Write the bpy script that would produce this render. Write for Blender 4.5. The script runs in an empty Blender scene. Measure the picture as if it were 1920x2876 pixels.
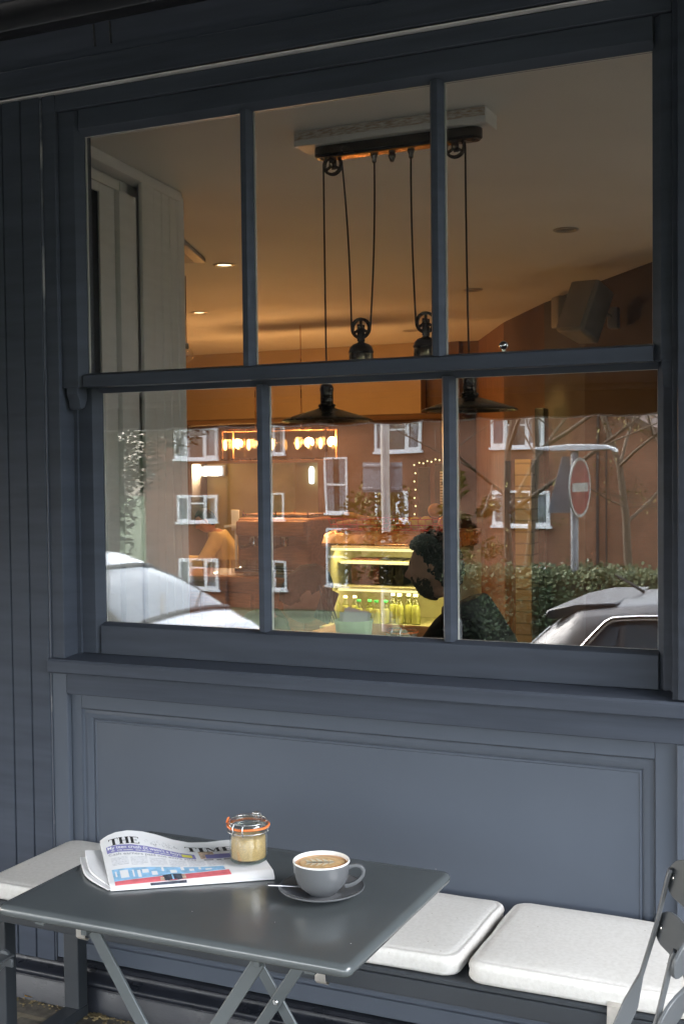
import bpy, bmesh, math, random
from mathutils import Vector, Matrix, Euler
random.seed(7)
C = bpy.context.scene.collection
PI = math.pi
rad = math.radians
# ---------------------------------------------------------------- camera (fitted from the photograph's vanishing points)
FPX, IW, IH = 3351.35, 1920, 2876
YAW, PITCH, ROLL = .427265, -.0357207, -.0107061
CAM = Vector((0, -2.6, 1.5))
_F = Vector((-math.sin(YAW)*math.cos(PITCH), math.cos(YAW)*math.cos(PITCH), math.sin(PITCH)))
_R0 = Vector((math.cos(YAW), math.sin(YAW), 0)); _U0 = _R0.cross(_F)
_R = math.cos(ROLL)*_R0 + math.sin(ROLL)*_U0
_U = -math.sin(ROLL)*_R0 + math.cos(ROLL)*_U0
def ray(px, py): return _F + _R*((px-IW/2)/FPX) - _U*((py-IH/2)/FPX)
def at(px, py, Y):                      # survey helper: the world point at distance Y behind the shop front
    d = ray(px, py); return CAM + d*((Y-CAM.y)/d.y)
def atz(px, py, Z):
    d = ray(px, py); return CAM + d*((Z-CAM.z)/d.z)
GLASS_Y = .088
def street(px, py, Y):                  # a point of the street whose mirror image stands Y behind the glass
    p = at(px, py, Y); return Vector((p.x, 2*GLASS_Y-Y, p.z))

# ---------------------------------------------------------------- materials
def nodes_of(name):
    m = bpy.data.materials.new(name); m.use_nodes = True
    nt = m.node_tree; nt.nodes.clear()
    out = nt.nodes.new('ShaderNodeOutputMaterial')
    return m, nt, out
def mat(name, col, rough=.5, metal=0., var=.12, vscale=6., bump=0., bscale=120., stretch=(1, 1, 1), bdist=.002, spec=.5, rvar=0., tint=None):
    m, nt, out = nodes_of(name); N = nt.nodes.new; L = nt.links.new
    b = N('ShaderNodeBsdfPrincipled'); L(b.outputs[0], out.inputs[0])
    b.inputs['Roughness'].default_value = rough; b.inputs['Metallic'].default_value = metal
    b.inputs['Specular IOR Level'].default_value = spec
    tc = N('ShaderNodeTexCoord'); mp = N('ShaderNodeMapping'); mp.inputs['Scale'].default_value = stretch
    L(tc.outputs['Object'], mp.inputs['Vector'])
    nz = N('ShaderNodeTexNoise'); nz.inputs['Scale'].default_value = vscale; nz.inputs['Detail'].default_value = 5
    L(mp.outputs[0], nz.inputs['Vector'])
    mr = N('ShaderNodeMapRange'); mr.inputs[1].default_value = .3; mr.inputs[2].default_value = .7
    L(nz.outputs[0], mr.inputs[0])
    mx = N('ShaderNodeMix'); mx.data_type = 'RGBA'
    c0 = [c*(1-var) for c in col]; c1 = [min(1, c*(1+var)) for c in col]
    if tint: c1 = tint
    mx.inputs[6].default_value = (*c0, 1); mx.inputs[7].default_value = (*c1, 1)
    L(mr.outputs[0], mx.inputs[0]); L(mx.outputs[2], b.inputs['Base Color'])
    if rvar:
        r2 = N('ShaderNodeMapRange'); r2.inputs[1].default_value = .3; r2.inputs[2].default_value = .7
        r2.inputs[3].default_value = max(.02, rough-rvar); r2.inputs[4].default_value = rough+rvar
        L(nz.outputs[0], r2.inputs[0]); L(r2.outputs[0], b.inputs['Roughness'])
    if bump:
        n2 = N('ShaderNodeTexNoise'); n2.inputs['Scale'].default_value = bscale; n2.inputs['Detail'].default_value = 4
        L(mp.outputs[0], n2.inputs['Vector'])
        bp = N('ShaderNodeBump'); bp.inputs['Strength'].default_value = bump; bp.inputs['Distance'].default_value = bdist
        L(n2.outputs[0], bp.inputs['Height']); L(bp.outputs[0], b.inputs['Normal'])
    return m
def emit(name, col, st):
    m, nt, out = nodes_of(name)
    e = nt.nodes.new('ShaderNodeEmission'); e.inputs[0].default_value = (*col, 1); e.inputs[1].default_value = st
    nt.links.new(e.outputs[0], out.inputs[0]); return m
def glass(name, tint=(1, 1, 1), r0=.04, rough=0., ripple=0.):
    m, nt, out = nodes_of(name); N = nt.nodes.new; L = nt.links.new
    lw = N('ShaderNodeLayerWeight'); lw.inputs[0].default_value = .5
    pw = N('ShaderNodeMath'); pw.operation = 'POWER'; pw.inputs[1].default_value = 5
    L(lw.outputs['Facing'], pw.inputs[0])
    mr = N('ShaderNodeMapRange'); mr.inputs[3].default_value = r0; mr.inputs[4].default_value = 1
    L(pw.outputs[0], mr.inputs[0])
    t = N('ShaderNodeBsdfTransparent'); t.inputs[0].default_value = (*tint, 1)
    g = N('ShaderNodeBsdfGlossy'); g.inputs['Roughness'].default_value = rough; g.inputs[0].default_value = (1, 1, 1, 1)
    if ripple:
        tc = N('ShaderNodeTexCoord'); nz = N('ShaderNodeTexNoise'); nz.inputs['Scale'].default_value = 3.2; nz.inputs['Detail'].default_value = .5; L(tc.outputs['Object'], nz.inputs['Vector'])
        bp = N('ShaderNodeBump'); bp.inputs['Strength'].default_value = 1; bp.inputs['Distance'].default_value = ripple; L(nz.outputs[0], bp.inputs['Height']); L(bp.outputs[0], g.inputs['Normal'])
    mx = N('ShaderNodeMixShader'); L(mr.outputs[0], mx.inputs[0]); L(t.outputs[0], mx.inputs[1]); L(g.outputs[0], mx.inputs[2])
    L(mx.outputs[0], out.inputs[0]); return m
def brick(name, c1, c2, mortar, w=.225, h=.075, m_=.012, rough=.85):
    m, nt, out = nodes_of(name); N = nt.nodes.new; L = nt.links.new
    b = N('ShaderNodeBsdfPrincipled'); L(b.outputs[0], out.inputs[0]); b.inputs['Roughness'].default_value = rough
    tc = N('ShaderNodeTexCoord'); sp = N('ShaderNodeSeparateXYZ'); cb = N('ShaderNodeCombineXYZ')
    L(tc.outputs['Object'], sp.inputs[0])
    ad = N('ShaderNodeMath'); ad.operation = 'ADD'; L(sp.outputs[0], ad.inputs[0]); L(sp.outputs[1], ad.inputs[1])
    L(ad.outputs[0], cb.inputs[0]); L(sp.outputs[2], cb.inputs[1])
    t = N('ShaderNodeTexBrick'); L(cb.outputs[0], t.inputs['Vector'])
    t.inputs['Color1'].default_value = (*c1, 1); t.inputs['Color2'].default_value = (*c2, 1); t.inputs['Mortar'].default_value = (*mortar, 1)
    t.inputs['Scale'].default_value = 1; t.inputs['Mortar Size'].default_value = m_; t.inputs['Brick Width'].default_value = w; t.inputs['Row Height'].default_value = h
    nz = N('ShaderNodeTexNoise'); nz.inputs['Scale'].default_value = .6; nz.inputs['Detail'].default_value = 6; L(tc.outputs['Object'], nz.inputs['Vector'])
    hs = N('ShaderNodeHueSaturation'); mr = N('ShaderNodeMapRange'); mr.inputs[1].default_value = .3; mr.inputs[2].default_value = .7
    mr.inputs[3].default_value = .62; mr.inputs[4].default_value = 1.25
    L(nz.outputs[0], mr.inputs[0]); L(mr.outputs[0], hs.inputs['Value']); L(t.outputs[0], hs.inputs['Color']); L(hs.outputs[0], b.inputs['Base Color'])
    bp = N('ShaderNodeBump'); bp.inputs['Strength'].default_value = .5; bp.inputs['Distance'].default_value = .006; bp.invert = True
    L(t.outputs['Fac'], bp.inputs['Height']); L(bp.outputs[0], b.inputs['Normal'])
    return m
def canvas(name):
    m, nt, out = nodes_of(name); N = nt.nodes.new; L = nt.links.new
    b = N('ShaderNodeBsdfPrincipled'); L(b.outputs[0], out.inputs[0]); b.inputs['Roughness'].default_value = .95; b.inputs['Specular IOR Level'].default_value = .1
    tc = N('ShaderNodeTexCoord')
    nz = N('ShaderNodeTexNoise'); nz.inputs['Scale'].default_value = 120; nz.inputs['Detail'].default_value = 6; L(tc.outputs['Object'], nz.inputs['Vector'])
    r = N('ShaderNodeValToRGB'); e = r.color_ramp.elements
    e[0].position = .3; e[0].color = (.555, .543, .525, 1); e[1].position = .62; e[1].color = (.615, .605, .588, 1)
    L(nz.outputs[0], r.inputs[0])
    n3 = N('ShaderNodeTexVoronoi'); n3.inputs['Scale'].default_value = 42; L(tc.outputs['Object'], n3.inputs['Vector'])
    n4 = N('ShaderNodeTexNoise'); n4.inputs['Scale'].default_value = 9; L(tc.outputs['Object'], n4.inputs['Vector'])
    th = N('ShaderNodeMapRange'); th.inputs[1].default_value = .05; th.inputs[2].default_value = .11; th.inputs[3].default_value = 1; th.inputs[4].default_value = 0
    L(n3.outputs['Distance'], th.inputs[0])
    gt = N('ShaderNodeMath'); gt.operation = 'GREATER_THAN'; gt.inputs[1].default_value = .57; L(n4.outputs[0], gt.inputs[0])
    mu = N('ShaderNodeMath'); mu.operation = 'MULTIPLY'; L(th.outputs[0], mu.inputs[0]); L(gt.outputs[0], mu.inputs[1])
    m2 = N('ShaderNodeMath'); m2.operation = 'MULTIPLY'; m2.inputs[1].default_value = .6; L(mu.outputs[0], m2.inputs[0])
    mx = N('ShaderNodeMix'); mx.data_type = 'RGBA'; L(m2.outputs[0], mx.inputs[0]); L(r.outputs[0], mx.inputs[6]); mx.inputs[7].default_value = (.25, .21, .17, 1)
    L(mx.outputs[2], b.inputs['Base Color'])
    hs = []
    for ang in (45, -45):
        mp = N('ShaderNodeMapping'); mp.inputs['Rotation'].default_value = (.6, .4, rad(ang)); L(tc.outputs['Object'], mp.inputs['Vector'])
        w = N('ShaderNodeTexWave'); w.inputs['Scale'].default_value = 170; w.inputs['Distortion'].default_value = 1.5; w.inputs['Detail'].default_value = 1
        L(mp.outputs[0], w.inputs['Vector']); hs.append(w)
    ad = N('ShaderNodeMath'); L(hs[0].outputs['Fac'], ad.inputs[0]); L(hs[1].outputs['Fac'], ad.inputs[1])
    a2 = N('ShaderNodeMath'); a2.operation = 'MULTIPLY_ADD'; a2.inputs[1].default_value = 3.; L(nz.outputs[0], a2.inputs[0]); L(ad.outputs[0], a2.inputs[2])
    bp = N('ShaderNodeBump'); bp.inputs['Strength'].default_value = .35; bp.inputs['Distance'].default_value = .0012
    L(a2.outputs[0], bp.inputs['Height']); L(bp.outputs[0], b.inputs['Normal'])
    return m
def chipped(name, col):                 # pale filler showing through paint along an arris
    m, nt, out = nodes_of(name); N = nt.nodes.new; L = nt.links.new
    b = N('ShaderNodeBsdfPrincipled'); L(b.outputs[0], out.inputs[0]); b.inputs['Roughness'].default_value = .5
    tc = N('ShaderNodeTexCoord'); nz = N('ShaderNodeTexNoise'); nz.inputs['Scale'].default_value = 4.5; nz.inputs['Detail'].default_value = 6
    L(tc.outputs['Object'], nz.inputs['Vector'])
    r = N('ShaderNodeValToRGB'); e = r.color_ramp.elements
    e[0].position = .58; e[0].color = (*[c*1.15 for c in col], 1); e[1].position = .68; e[1].color = (.40, .40, .41, 1)
    L(nz.outputs[0], r.inputs[0]); L(r.outputs[0], b.inputs['Base Color']); return m

PAINT = (.060, .070, .092)
M = {}
M['paint'] = mat('slate_blue_paint', PAINT, .38, 0, .12, 3.5, .12, 90, (1, 1, 9), .0008, .05, .06)
M['paint_h'] = mat('slate_blue_paint_brushed', PAINT, .40, 0, .13, 5, .22, 70, (.6, 4, 10), .0008, .05, .06)
M['paint_plain'] = mat('slate_blue_panel_paint', (.086, .100, .127), .34, 0, .06, 2.2, .08, 60, (1, 1, 1), .0008, .10, .05)
M['skirt'] = mat('scuffed_shaded_skirting_paint', (.013, .015, .021), .32, 0, .25, 14, .25, 120, (1, 1, 2), .0012, .3, .08)  # base colour darkened to hold the shade under the bench
M['chip'] = chipped('chipped_edge', PAINT)
M['alu'] = mat('aluminium_strip', (.66, .66, .68), .45, .2, .2, 9, .1, 90)
M['awning'] = mat('black_awning_canvas', (.012, .0125, .015), .9, 0, .2, 3, .2, 200)
M['black'] = mat('black_metal', (.02, .021, .024), .45, .3, .2, 8)
M['table'] = mat('grey_powder_coat', (.088, .100, .106), .21, 0, .06, 6, .12, 700, (1, 1, 1), .0004, .7, .06)
M['bench'] = mat('bench_shaded_grey_paint', (.032, .037, .044), .42, 0, .08, 7, .1, 200, (1, 1, 1), .0006)  # grey darkened as well, shade below the seat included
M['canvas'] = canvas('natural_canvas')
M['tape'] = mat('cotton_tape', (.62, .59, .55), .95, 0, .1, 60, .4, 500)
M['pane'] = glass('window_glass', (.98, .985, .98), .060, 0., .00035)
M['spacer'] = mat('glazing_spacer', (.6, .6, .58), .4, .4)
M['chrome'] = mat('chrome', (.75, .75, .76), .12, 1, .05)
M['paper'] = mat('newsprint', (.82, .82, .84), .9, 0, .03, 20, .08, 60)
M['ink'] = mat('black_ink', (.02, .02, .022), .8)
M['greyink'] = mat('grey_print', (.36, .36, .39), .9, 0, .2, 90)
M['paleink'] = mat('pale_print', (.62, .63, .67), .9, 0, .25, 260)
M['purple'] = mat('purple_print', (.24, .23, .50), .85, 0, .1, 30)
M['sky_print'] = mat('pale_blue_print', (.30, .55, .80), .85, 0, .25, 60)
M['white_print'] = mat('white_print', (.84, .85, .87), .9, 0, .03)
M['red_print'] = mat('red_print', (.78, .17, .20), .85, 0, .15, 60)
M['dark_print'] = mat('dark_photo_print', (.06, .07, .10), .8, 0, .5, 90)
M['skin_print'] = mat('beige_photo_print', (.6, .45, .34), .85, 0, .4, 120)
M['yellow_print'] = mat('yellow_print', (.75, .7, .12), .85)
M['jar'] = glass('jar_glass', (.93, .955, .94), .075)
M['jar_base'] = glass('thick_jar_glass', (.72, .78, .76), .10)
M['sugar'] = mat('raw_sugar', (.70, .46, .21), .8, 0, .22, 420, .8, 500, (1, 1, 1), .002)
M['rubber'] = mat('orange_rubber', (.85, .22, .06), .45)
M['wire'] = mat('steel_wire', (.62, .63, .64), .25, .9)
M['cup'] = mat('grey_glazed_china', (.135, .14, .15), .14, 0, .04, 5, 0, 1, (1, 1, 1), .001, .6)
M['saucer'] = mat('grey_glazed_saucer', (.15, .155, .165), .18, 0, .04, 5)
M['rim'] = mat('white_glaze', (.8, .8, .79), .15, 0, .02)
M['crema'] = mat('coffee_crema', (.68, .33, .11), .35, 0, .25, 60)
M['milk'] = mat('milk_foam', (.85, .74, .55), .4, 0, .1, 120)
M['steel'] = mat('spoon_steel', (.5, .5, .52), .16, 1)
# ---------------------------------------------------------------- geometry helpers
class MB:
    """collects shapes in one bmesh; build() links them as one mesh object"""
    def __init__(s): s.bm = bmesh.new()
    def _tf(s, vs, mtx):
        if mtx is not None: bmesh.ops.transform(s.bm, matrix=mtx, verts=vs)
    def box(s, x0, x1, y0, y1, z0, z1, bev=0, seg=2, mtx=None):
        r = bmesh.ops.create_cube(s.bm, size=1); vs = r['verts']
        for v in vs:
            v.co = Vector(((x0+x1)/2+v.co.x*(x1-x0), (y0+y1)/2+v.co.y*(y1-y0), (z0+z1)/2+v.co.z*(z1-z0)))
        if bev:
            es = {e for v in vs for e in v.link_edges}
            o = bmesh.ops.bevel(s.bm, geom=list(es), offset=bev, segments=seg, profile=.5, affect='EDGES')
            vs = list({v for f in o['faces'] for v in f.verts} | {v for v in vs if v.is_valid})
        s._tf(vs, mtx); return s
    def prism(s, pts, plane, a0, a1, mtx=None):
        ax = {'xz': lambda p, a: (p[0], a, p[1]), 'yz': lambda p, a: (a, p[0], p[1]), 'xy': lambda p, a: (p[0], p[1], a)}[plane]
        A = [s.bm.verts.new(ax(p, a0)) for p in pts]; B = [s.bm.verts.new(ax(p, a1)) for p in pts]
        n = len(pts); fs = []
        for i in range(n): fs.append(s.bm.faces.new((A[i], A[(i+1) % n], B[(i+1) % n], B[i])))
        fs.append(s.bm.faces.new(A[::-1])); fs.append(s.bm.faces.new(B))
        bmesh.ops.recalc_face_normals(s.bm, faces=fs); s._tf(A+B, mtx); return s
    def tube(s, pts, r, n=10, closed=False, cap=True, mtx=None, flat=None):
        P = [Vector(p) for p in pts]; rs = r if isinstance(r, (list, tuple)) else [r]*len(P)
        rings = []; up = None; k = len(P)
        for i in range(k):
            a = P[i-1] if (i or closed) else P[i]; b = P[(i+1) % k] if (i < k-1 or closed) else P[i]
            t = (b-a).normalized()
            if up is None:
                up = Vector((0, 0, 1)) if abs(t.z) < .9 else Vector((1, 0, 0))
                if flat is not None: up = Vector(flat[2])
            side = t.cross(up).normalized(); up = side.cross(t).normalized()
            ring = []
            for j in range(n):
                q = 2*PI*(j+.5)/n
                if flat is not None:
                    w, h = flat[0], flat[1]
                    cq, sq = math.cos(q), math.sin(q)
                    ring.append(s.bm.verts.new(P[i]+side*(w if cq > 0 else -w)*abs(cq)**.35*rs[i]+up*(h if sq > 0 else -h)*abs(sq)**.35*rs[i]))
                else:
                    ring.append(s.bm.verts.new(P[i]+side*math.cos(q)*rs[i]+up*math.sin(q)*rs[i]))
            rings.append(ring)
        m = k if closed else k-1
        for i in range(m):
            A, B = rings[i], rings[(i+1) % k]
            for j in range(n): s.bm.faces.new((A[j], A[(j+1) % n], B[(j+1) % n], B[j]))
        if cap and not closed:
            s.bm.faces.new(rings[0][::-1]); s.bm.faces.new(rings[-1])
        s._tf([v for g in rings for v in g], mtx); return s
    def bar(s, a, b, w, h, up=(0, 0, 1), bev=.001):
        a, b = Vector(a), Vector(b); t = (b-a); L = t.length; t.normalize()
        u = Vector(up); sd = t.cross(u).normalized(); u = sd.cross(t).normalized()
        m = Matrix((sd, t, u)).transposed().to_4x4(); m.translation = (a+b)/2
        return s.box(-w/2, w/2, -L/2, L/2, -h/2, h/2, bev, 1, m)
    def lathe(s, prof, c=(0, 0, 0), n=40, mtx=None, sy=1.):
        rings = []; c = Vector(c); allv = []
        for r, z in prof:
            if r < 1e-6: ring = [s.bm.verts.new(c+Vector((0, 0, z)))]
            else: ring = [s.bm.verts.new(c+Vector((r*math.cos(2*PI*j/n), sy*r*math.sin(2*PI*j/n), z))) for j in range(n)]
            rings.append(ring); allv += ring
        fs = []
        for A, B in zip(rings, rings[1:]):
            for j in range(n):
                if len(A) == 1 and len(B) == 1: continue
                if len(A) == 1: fs.append(s.bm.faces.new((A[0], B[j], B[(j+1) % n])))
                elif len(B) == 1: fs.append(s.bm.faces.new((A[j], A[(j+1) % n], B[0])))
                else: fs.append(s.bm.faces.new((A[j], A[(j+1) % n], B[(j+1) % n], B[j])))
        bmesh.ops.recalc_face_normals(s.bm, faces=fs)
        s._tf(allv, mtx); return s
    def sphere(s, c, r, u=20, v=14, mtx=None):
        if not isinstance(r, (tuple, list)): r = (r, r, r)
        o = bmesh.ops.create_uvsphere(s.bm, u_segments=u, v_segments=v, radius=1)
        for w in o['verts']: w.co = Vector((c[0]+w.co.x*r[0], c[1]+w.co.y*r[1], c[2]+w.co.z*r[2]))
        s._tf(o['verts'], mtx); return s
    def quad(s, *p):
        s.bm.faces.new([s.bm.verts.new(q) for q in p]); return s
    def grid(s, fn, nu, nv):
        V = [[s.bm.verts.new(fn(i/nu, j/nv)) for i in range(nu+1)] for j in range(nv+1)]
        for j in range(nv):
            for i in range(nu): s.bm.faces.new((V[j][i], V[j][i+1], V[j+1][i+1], V[j+1][i]))
        return V
    def build(s, name, m, parent=None, smooth=40, bevel=0, kind=None):
        me = bpy.data.meshes.new(name); o = bpy.data.objects.new(name, me)
        if parent is None and s.bm.verts:
            xs = [v.co for v in s.bm.verts]
            off = Vector(((min(v.x for v in xs)+max(v.x for v in xs))/2, (min(v.y for v in xs)+max(v.y for v in xs))/2, min(v.z for v in xs)))
        else:
            off = base_of(parent)
        for v in s.bm.verts: v.co -= off
        s.bm.to_mesh(me); s.bm.free()
        C.objects.link(o)
        if parent is None: o.location = off
        else: o.parent = parent
        me.materials.append(M[m] if isinstance(m, str) else m)
        if smooth:
            for p in me.polygons: p.use_smooth = True
            try: me.set_sharp_from_angle(angle=rad(smooth))
            except Exception: pass
        if bevel:
            b = o.modifiers.new('bevel', 'BEVEL'); b.width = bevel; b.segments = 2; b.limit_method = 'ANGLE'; b.angle_limit = rad(50)
        if kind: o['kind'] = kind
        return o
def base_of(o):
    v = Vector((0, 0, 0))
    while o is not None:
        v += o.location; o = o.parent
    return v
def tag(o, label=None, cat=None, group=None, kind=None):
    for k, v in (('label', label), ('category', cat), ('group', group), ('kind', kind)):
        if v: o[k] = v
    return o
def thing(name, loc, label, cat, group=None):
    o = bpy.data.objects.new(name, None); C.objects.link(o); o.location = loc; o.empty_display_size = .05
    return tag(o, label, cat, group)
def kids(o): return [c for c in bpy.data.objects if c.parent == o]
def dup(o, parent=None):
    ch = kids(o)
    c = o.copy(); C.objects.link(c)
    if parent is not None: c.parent = parent
    for k in ch: dup(k, c)
    return c
def mirror_pts(pts): return [(-x, y) for x, y in pts]
def skin_mesh(verts, edges, radii, sub=2, root=0):
    """one continuous body grown over a skeleton; returns a bmesh-ready mesh"""
    me = bpy.data.meshes.new('skeleton'); me.from_pydata([tuple(v) for v in verts], edges, [])
    o = bpy.data.objects.new('skeleton', me); C.objects.link(o)
    sk = o.modifiers.new('skin', 'SKIN'); sk.use_smooth_shade = True
    for i, d in enumerate(me.skin_vertices[0].data):
        r = radii[i]; d.radius = (r, r) if not isinstance(r, (tuple, list)) else r
        d.use_root = (i == root)
    sb = o.modifiers.new('sub', 'SUBSURF'); sb.levels = sub; sb.render_levels = sub
    dg = bpy.context.evaluated_depsgraph_get()
    ev = bpy.data.meshes.new_from_object(o.evaluated_get(dg))
    bpy.data.objects.remove(o); bpy.data.meshes.remove(me)
    return ev
def text_shapes(body, size=1., bold=0.):
    cu = bpy.data.curves.new('lettering', 'FONT'); cu.body = body; cu.size = size; cu.offset = bold; cu.resolution_u = 3
    o = bpy.data.objects.new('lettering', cu); C.objects.link(o)
    dg = bpy.context.evaluated_depsgraph_get()
    me = bpy.data.meshes.new_from_object(o.evaluated_get(dg))
    V = [(v.co.x, v.co.y) for v in me.vertices]; Fc = [tuple(p.vertices) for p in me.polygons]
    bpy.data.objects.remove(o); bpy.data.curves.remove(cu); bpy.data.meshes.remove(me)
    return V, Fc
# ================================================================= THE SHOP FRONT
GZ = .055                               # pavement level at the shop front
XL, XR = -2.008, -.413                  # inner edges of the window lining
shop = thing('cafe_building', (-1.2, .1, GZ), 'dark slate blue timber cafe front with a six pane sash window above a moulded panel', 'building')
# body of the wall round the window opening
b = MB()
b.box(-12.5, -2.053, .012, .22, GZ-.3, 2.60); b.box(-.355, 1.50, .012, .22, GZ-.3, 2.60); b.box(2.60, 3.0, .012, .22, GZ-.3, 2.60); b.box(1.50, 2.60, .012, .22, GZ-.3, .95); b.box(1.50, 2.60, .012, .22, 2.45, 2.60)
b.box(2.85, 3.0, .2201, .60, GZ-.3, 2.6); b.box(2.85, 3.0, .601, 3.2, GZ-.3, .45); b.box(2.85, 3.0, .601, 3.2, 2.42, 2.6); b.box(2.85, 3.0, 2.9, 3.2, .4501, 2.4199)  # end wall out of view; its gap is added to admit daylight
b.box(-2.053, -.355, .03, .22, GZ-.3, .955); b.box(-2.053, -.355, .012, .22, 2.54, 2.60)
b.box(-12.5, 3.0, .0, .22, 2.60, 5.5)
b.build('wall', 'paint', shop, 0)
# tongue-and-groove boarding left of the window, with V joints
b = MB(); pitch = .0632; x1 = -2.0535
k = 0
while x1 > -8:
    x0 = x1-pitch; g = .0032; d = .006
    b.prism([(x0+.0006, .011), (x0+.0006, -.006+d), (x0+g, -.006), (x1-g, -.006), (x1-.0006, -.006+d), (x1-.0006, .011)], 'xy', .168, 2.497)
    x1 = x0; k += 1
b.build('board_cladding', 'paint', shop, 0)
MB().box(-2.0532, -2.0502, -.0045, .004, .17, 2.49).build('chipped_edge', 'chip', shop, 0)
# window lining (box frame), pilaster to the right
b = MB()
b.box(-2.050, XL, 0, .12, .9605, 2.5, .002, 1)
b.box(XL+.0005, XR-.0005, 0.002, .12, 2.456, 2.499, .002, 1)
b.box(XR, -.400, .002, .12, .9605, 2.5, .0015, 1)
b.box(XL+.0005, XL+.012, .058, .066, 1.0, 2.455); b.box(XR-.012, XR-.0005, .058, .066, 1.0, 2.455)
b.box(XL+.0005, XL+.0085, .071, .12, 1.0, 1.75); b.box(XR-.0085, XR-.0005, .071, .12, 1.0, 1.75)
b.build('window_frame', 'paint', shop, 30)
b = MB()
b.box(-.3985, -.16, -.022, .012, 1.0035, 2.497, .003, 2)
b.box(-.158, .30, -.010, .012, 1.0035, 2.497, .002, 1); b.box(2.60, 3.0, -.006, .012, 1.0035, 2.497, .002, 1); b.box(1.502, 2.598, -.006, .012, 2.45, 2.497); b.box(.302, 1.50, -.006, .012, 1.0035, 2.497)
b.build('pilaster', 'paint', shop, 30)
# fascia above, pale metal strip under it
b = MB()
b.box(-12.5, 3.0, -.016, .0, 2.5085, 2.577, .002, 1); b.box(-12.5, 3.0, -.006, 0, 2.5775, 2.599)
b.build('fascia', 'paint_h', shop, 30)
MB().box(-12.5, 3.0, -.013, .011, 2.5005, 2.5043, .0008, 1).build('metal_strip', 'alu', shop, 30)

def sash(name, x0, x1, zb, zt, yf, yb, face, stile_r, glz, gx, bars, horn=False, botface=None, label=None):
    """face: width of the stile face left, glz: (z0,z1) and gx: (x0,x1) of the visible glass"""
    gy = (yf+yb)/2
    root = None
    b = MB(); dch = .021
    def rail_h(z0, z1, zc, x0, x1, up):   # flat rail z0..z1, chamfer from inner flat edge to the glass line zc
        zi = z1 if up else z0
        b.prism([(yf, z0), (yf, z1), (gy-.003, zc), (gy+.012, zc), (yb, zi), (yb, z0 if up else z1)] if up else
                [(yf, z1), (yf, z0), (gy-.003, zc), (gy+.012, zc), (yb, z0), (yb, z1)], 'yz', x0, x1)
    def stile_v(xo, xi, xc, z0, z1):
        b.prism([(xo, yf), (xi, yf), (xc, gy-.003), (xc, gy+.012), (xi, yb), (xo, yb)], 'xy', z0, z1)
    stile_v(x0, x0+face, gx[0], zb, zt); stile_v(x1, x1-stile_r, gx[1], zb, zt)
    rail_h(zb, botface, glz[0], gx[0]-.004, gx[1]+.004, True)
    rail_h(glz[1]+.016, zt, glz[1], gx[0]-.004, gx[1]+.004, False)
    if horn:
        for (xa, xb_) in ((x0+.012, x0+face-.004), (x1-stile_r+.001, x1-.0015)):
            prof = [(yf+.0005, zb+.001), (yb-.001, zb+.001), (yb-.001, zb-.03), (yb-.012, zb-.052), (yf+.018, zb-.058), (yf+.012, zb-.05), (yf+.010, zb-.034), (yf+.0005, zb-.018)]
            b.prism(prof, 'yz', xa, xb_)
    o = b.build(name, 'paint', shop, 30, .0012)
    if label: o['label'] = label
    for xc in bars:
        g = MB(); hw = .0075
        g.prism([(xc-hw, yf+.001), (xc+hw, yf+.001), (xc+hw+.0095, gy-.003), (xc+hw+.0095, gy+.011), (xc+hw, yb-.004), (xc-hw, yb-.004), (xc-hw-.0095, gy+.011), (xc-hw-.0095, gy-.003)], 'xy', glz[0]-.004, glz[1]+.004)
        g.build('glazing_bar', 'paint', o, 30, .0008)
    xs = [gx[0]]+[q for xc in bars for q in (xc-.0172, xc+.0172)]+[gx[1]]
    for i in range(0, len(xs), 2):
        g = MB(); a0, a1 = xs[i]-.002, xs[i+1]+.002
        tl = random.uniform(-.0004, .0004)
        for (yy, t) in ((gy-.0005, 0), (gy+.0085, tl)):       # sealed double glazing: two 3 mm sheets
            m_ = Matrix.Translation(((a0+a1)/2, yy, 0)) @ Matrix.Rotation(t, 4, 'Z') @ Matrix.Translation((-(a0+a1)/2, -yy, 0))
            g.box(a0, a1, yy-.0012, yy+.0012, glz[0]-.003, glz[1]+.003, mtx=m_)
        g.build('pane', 'pane', o, 0)
        s = MB()                          # pale spacer showing round the edge
        ra = [s.bm.verts.new((x, y, z)) for y in (gy+.0013, gy+.0067) for (x, z) in ((xs[i]-.0015, glz[0]-.002), (xs[i+1]+.0015, glz[0]-.002), (xs[i+1]+.0015, glz[1]+.002), (xs[i]-.0015, glz[1]+.002), (xs[i]+.0028, glz[0]+.0004), (xs[i+1]-.0012, glz[0]+.0004), (xs[i+1]-.0012, glz[1]-.0004), (xs[i]+.0028, glz[1]-.0004))]
        for q in range(4):
            e = (q+1) % 4
            for idx in ((q, e, e+4, q+4), (q+8, e+8, e+12, q+12), (q, e, e+8, q+8), (q+4, e+4, e+12, q+12)): s.bm.faces.new([ra[k] for k in idx])
        bmesh.ops.recalc_face_normals(s.bm, faces=s.bm.faces[:])
        s.build('spacer', 'spacer', o, 0)
    return o
up = sash('upper_sash', XL+.001, XR-.001, 1.7255, 2.4545, .012, .057, .051, .024, (1.7635, 2.388), (-1.937, -.4585), (-1.4475, -.947), True, 1.7565)
lo = sash('lower_sash', XL+.006, XR-.006, 1.0065, 1.760, .067, .112, .049, .023, (1.0915, 1.713), (-1.9335, -.4575), (-1.4415, -.9425), False, 1.0825)
b = MB(); b.box(1.502, 1.57, .03, .10, 1.006, 2.449); b.box(2.53, 2.598, .03, .10, 1.006, 2.449); b.box(1.571, 2.529, .03, .10, 1.006, 1.08); b.box(1.571, 2.529, .03, .10, 2.38, 2.449); b.box(2.02, 2.08, .035, .095, 1.081, 2.379)  # out-of-view window added to let daylight into the room
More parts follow.
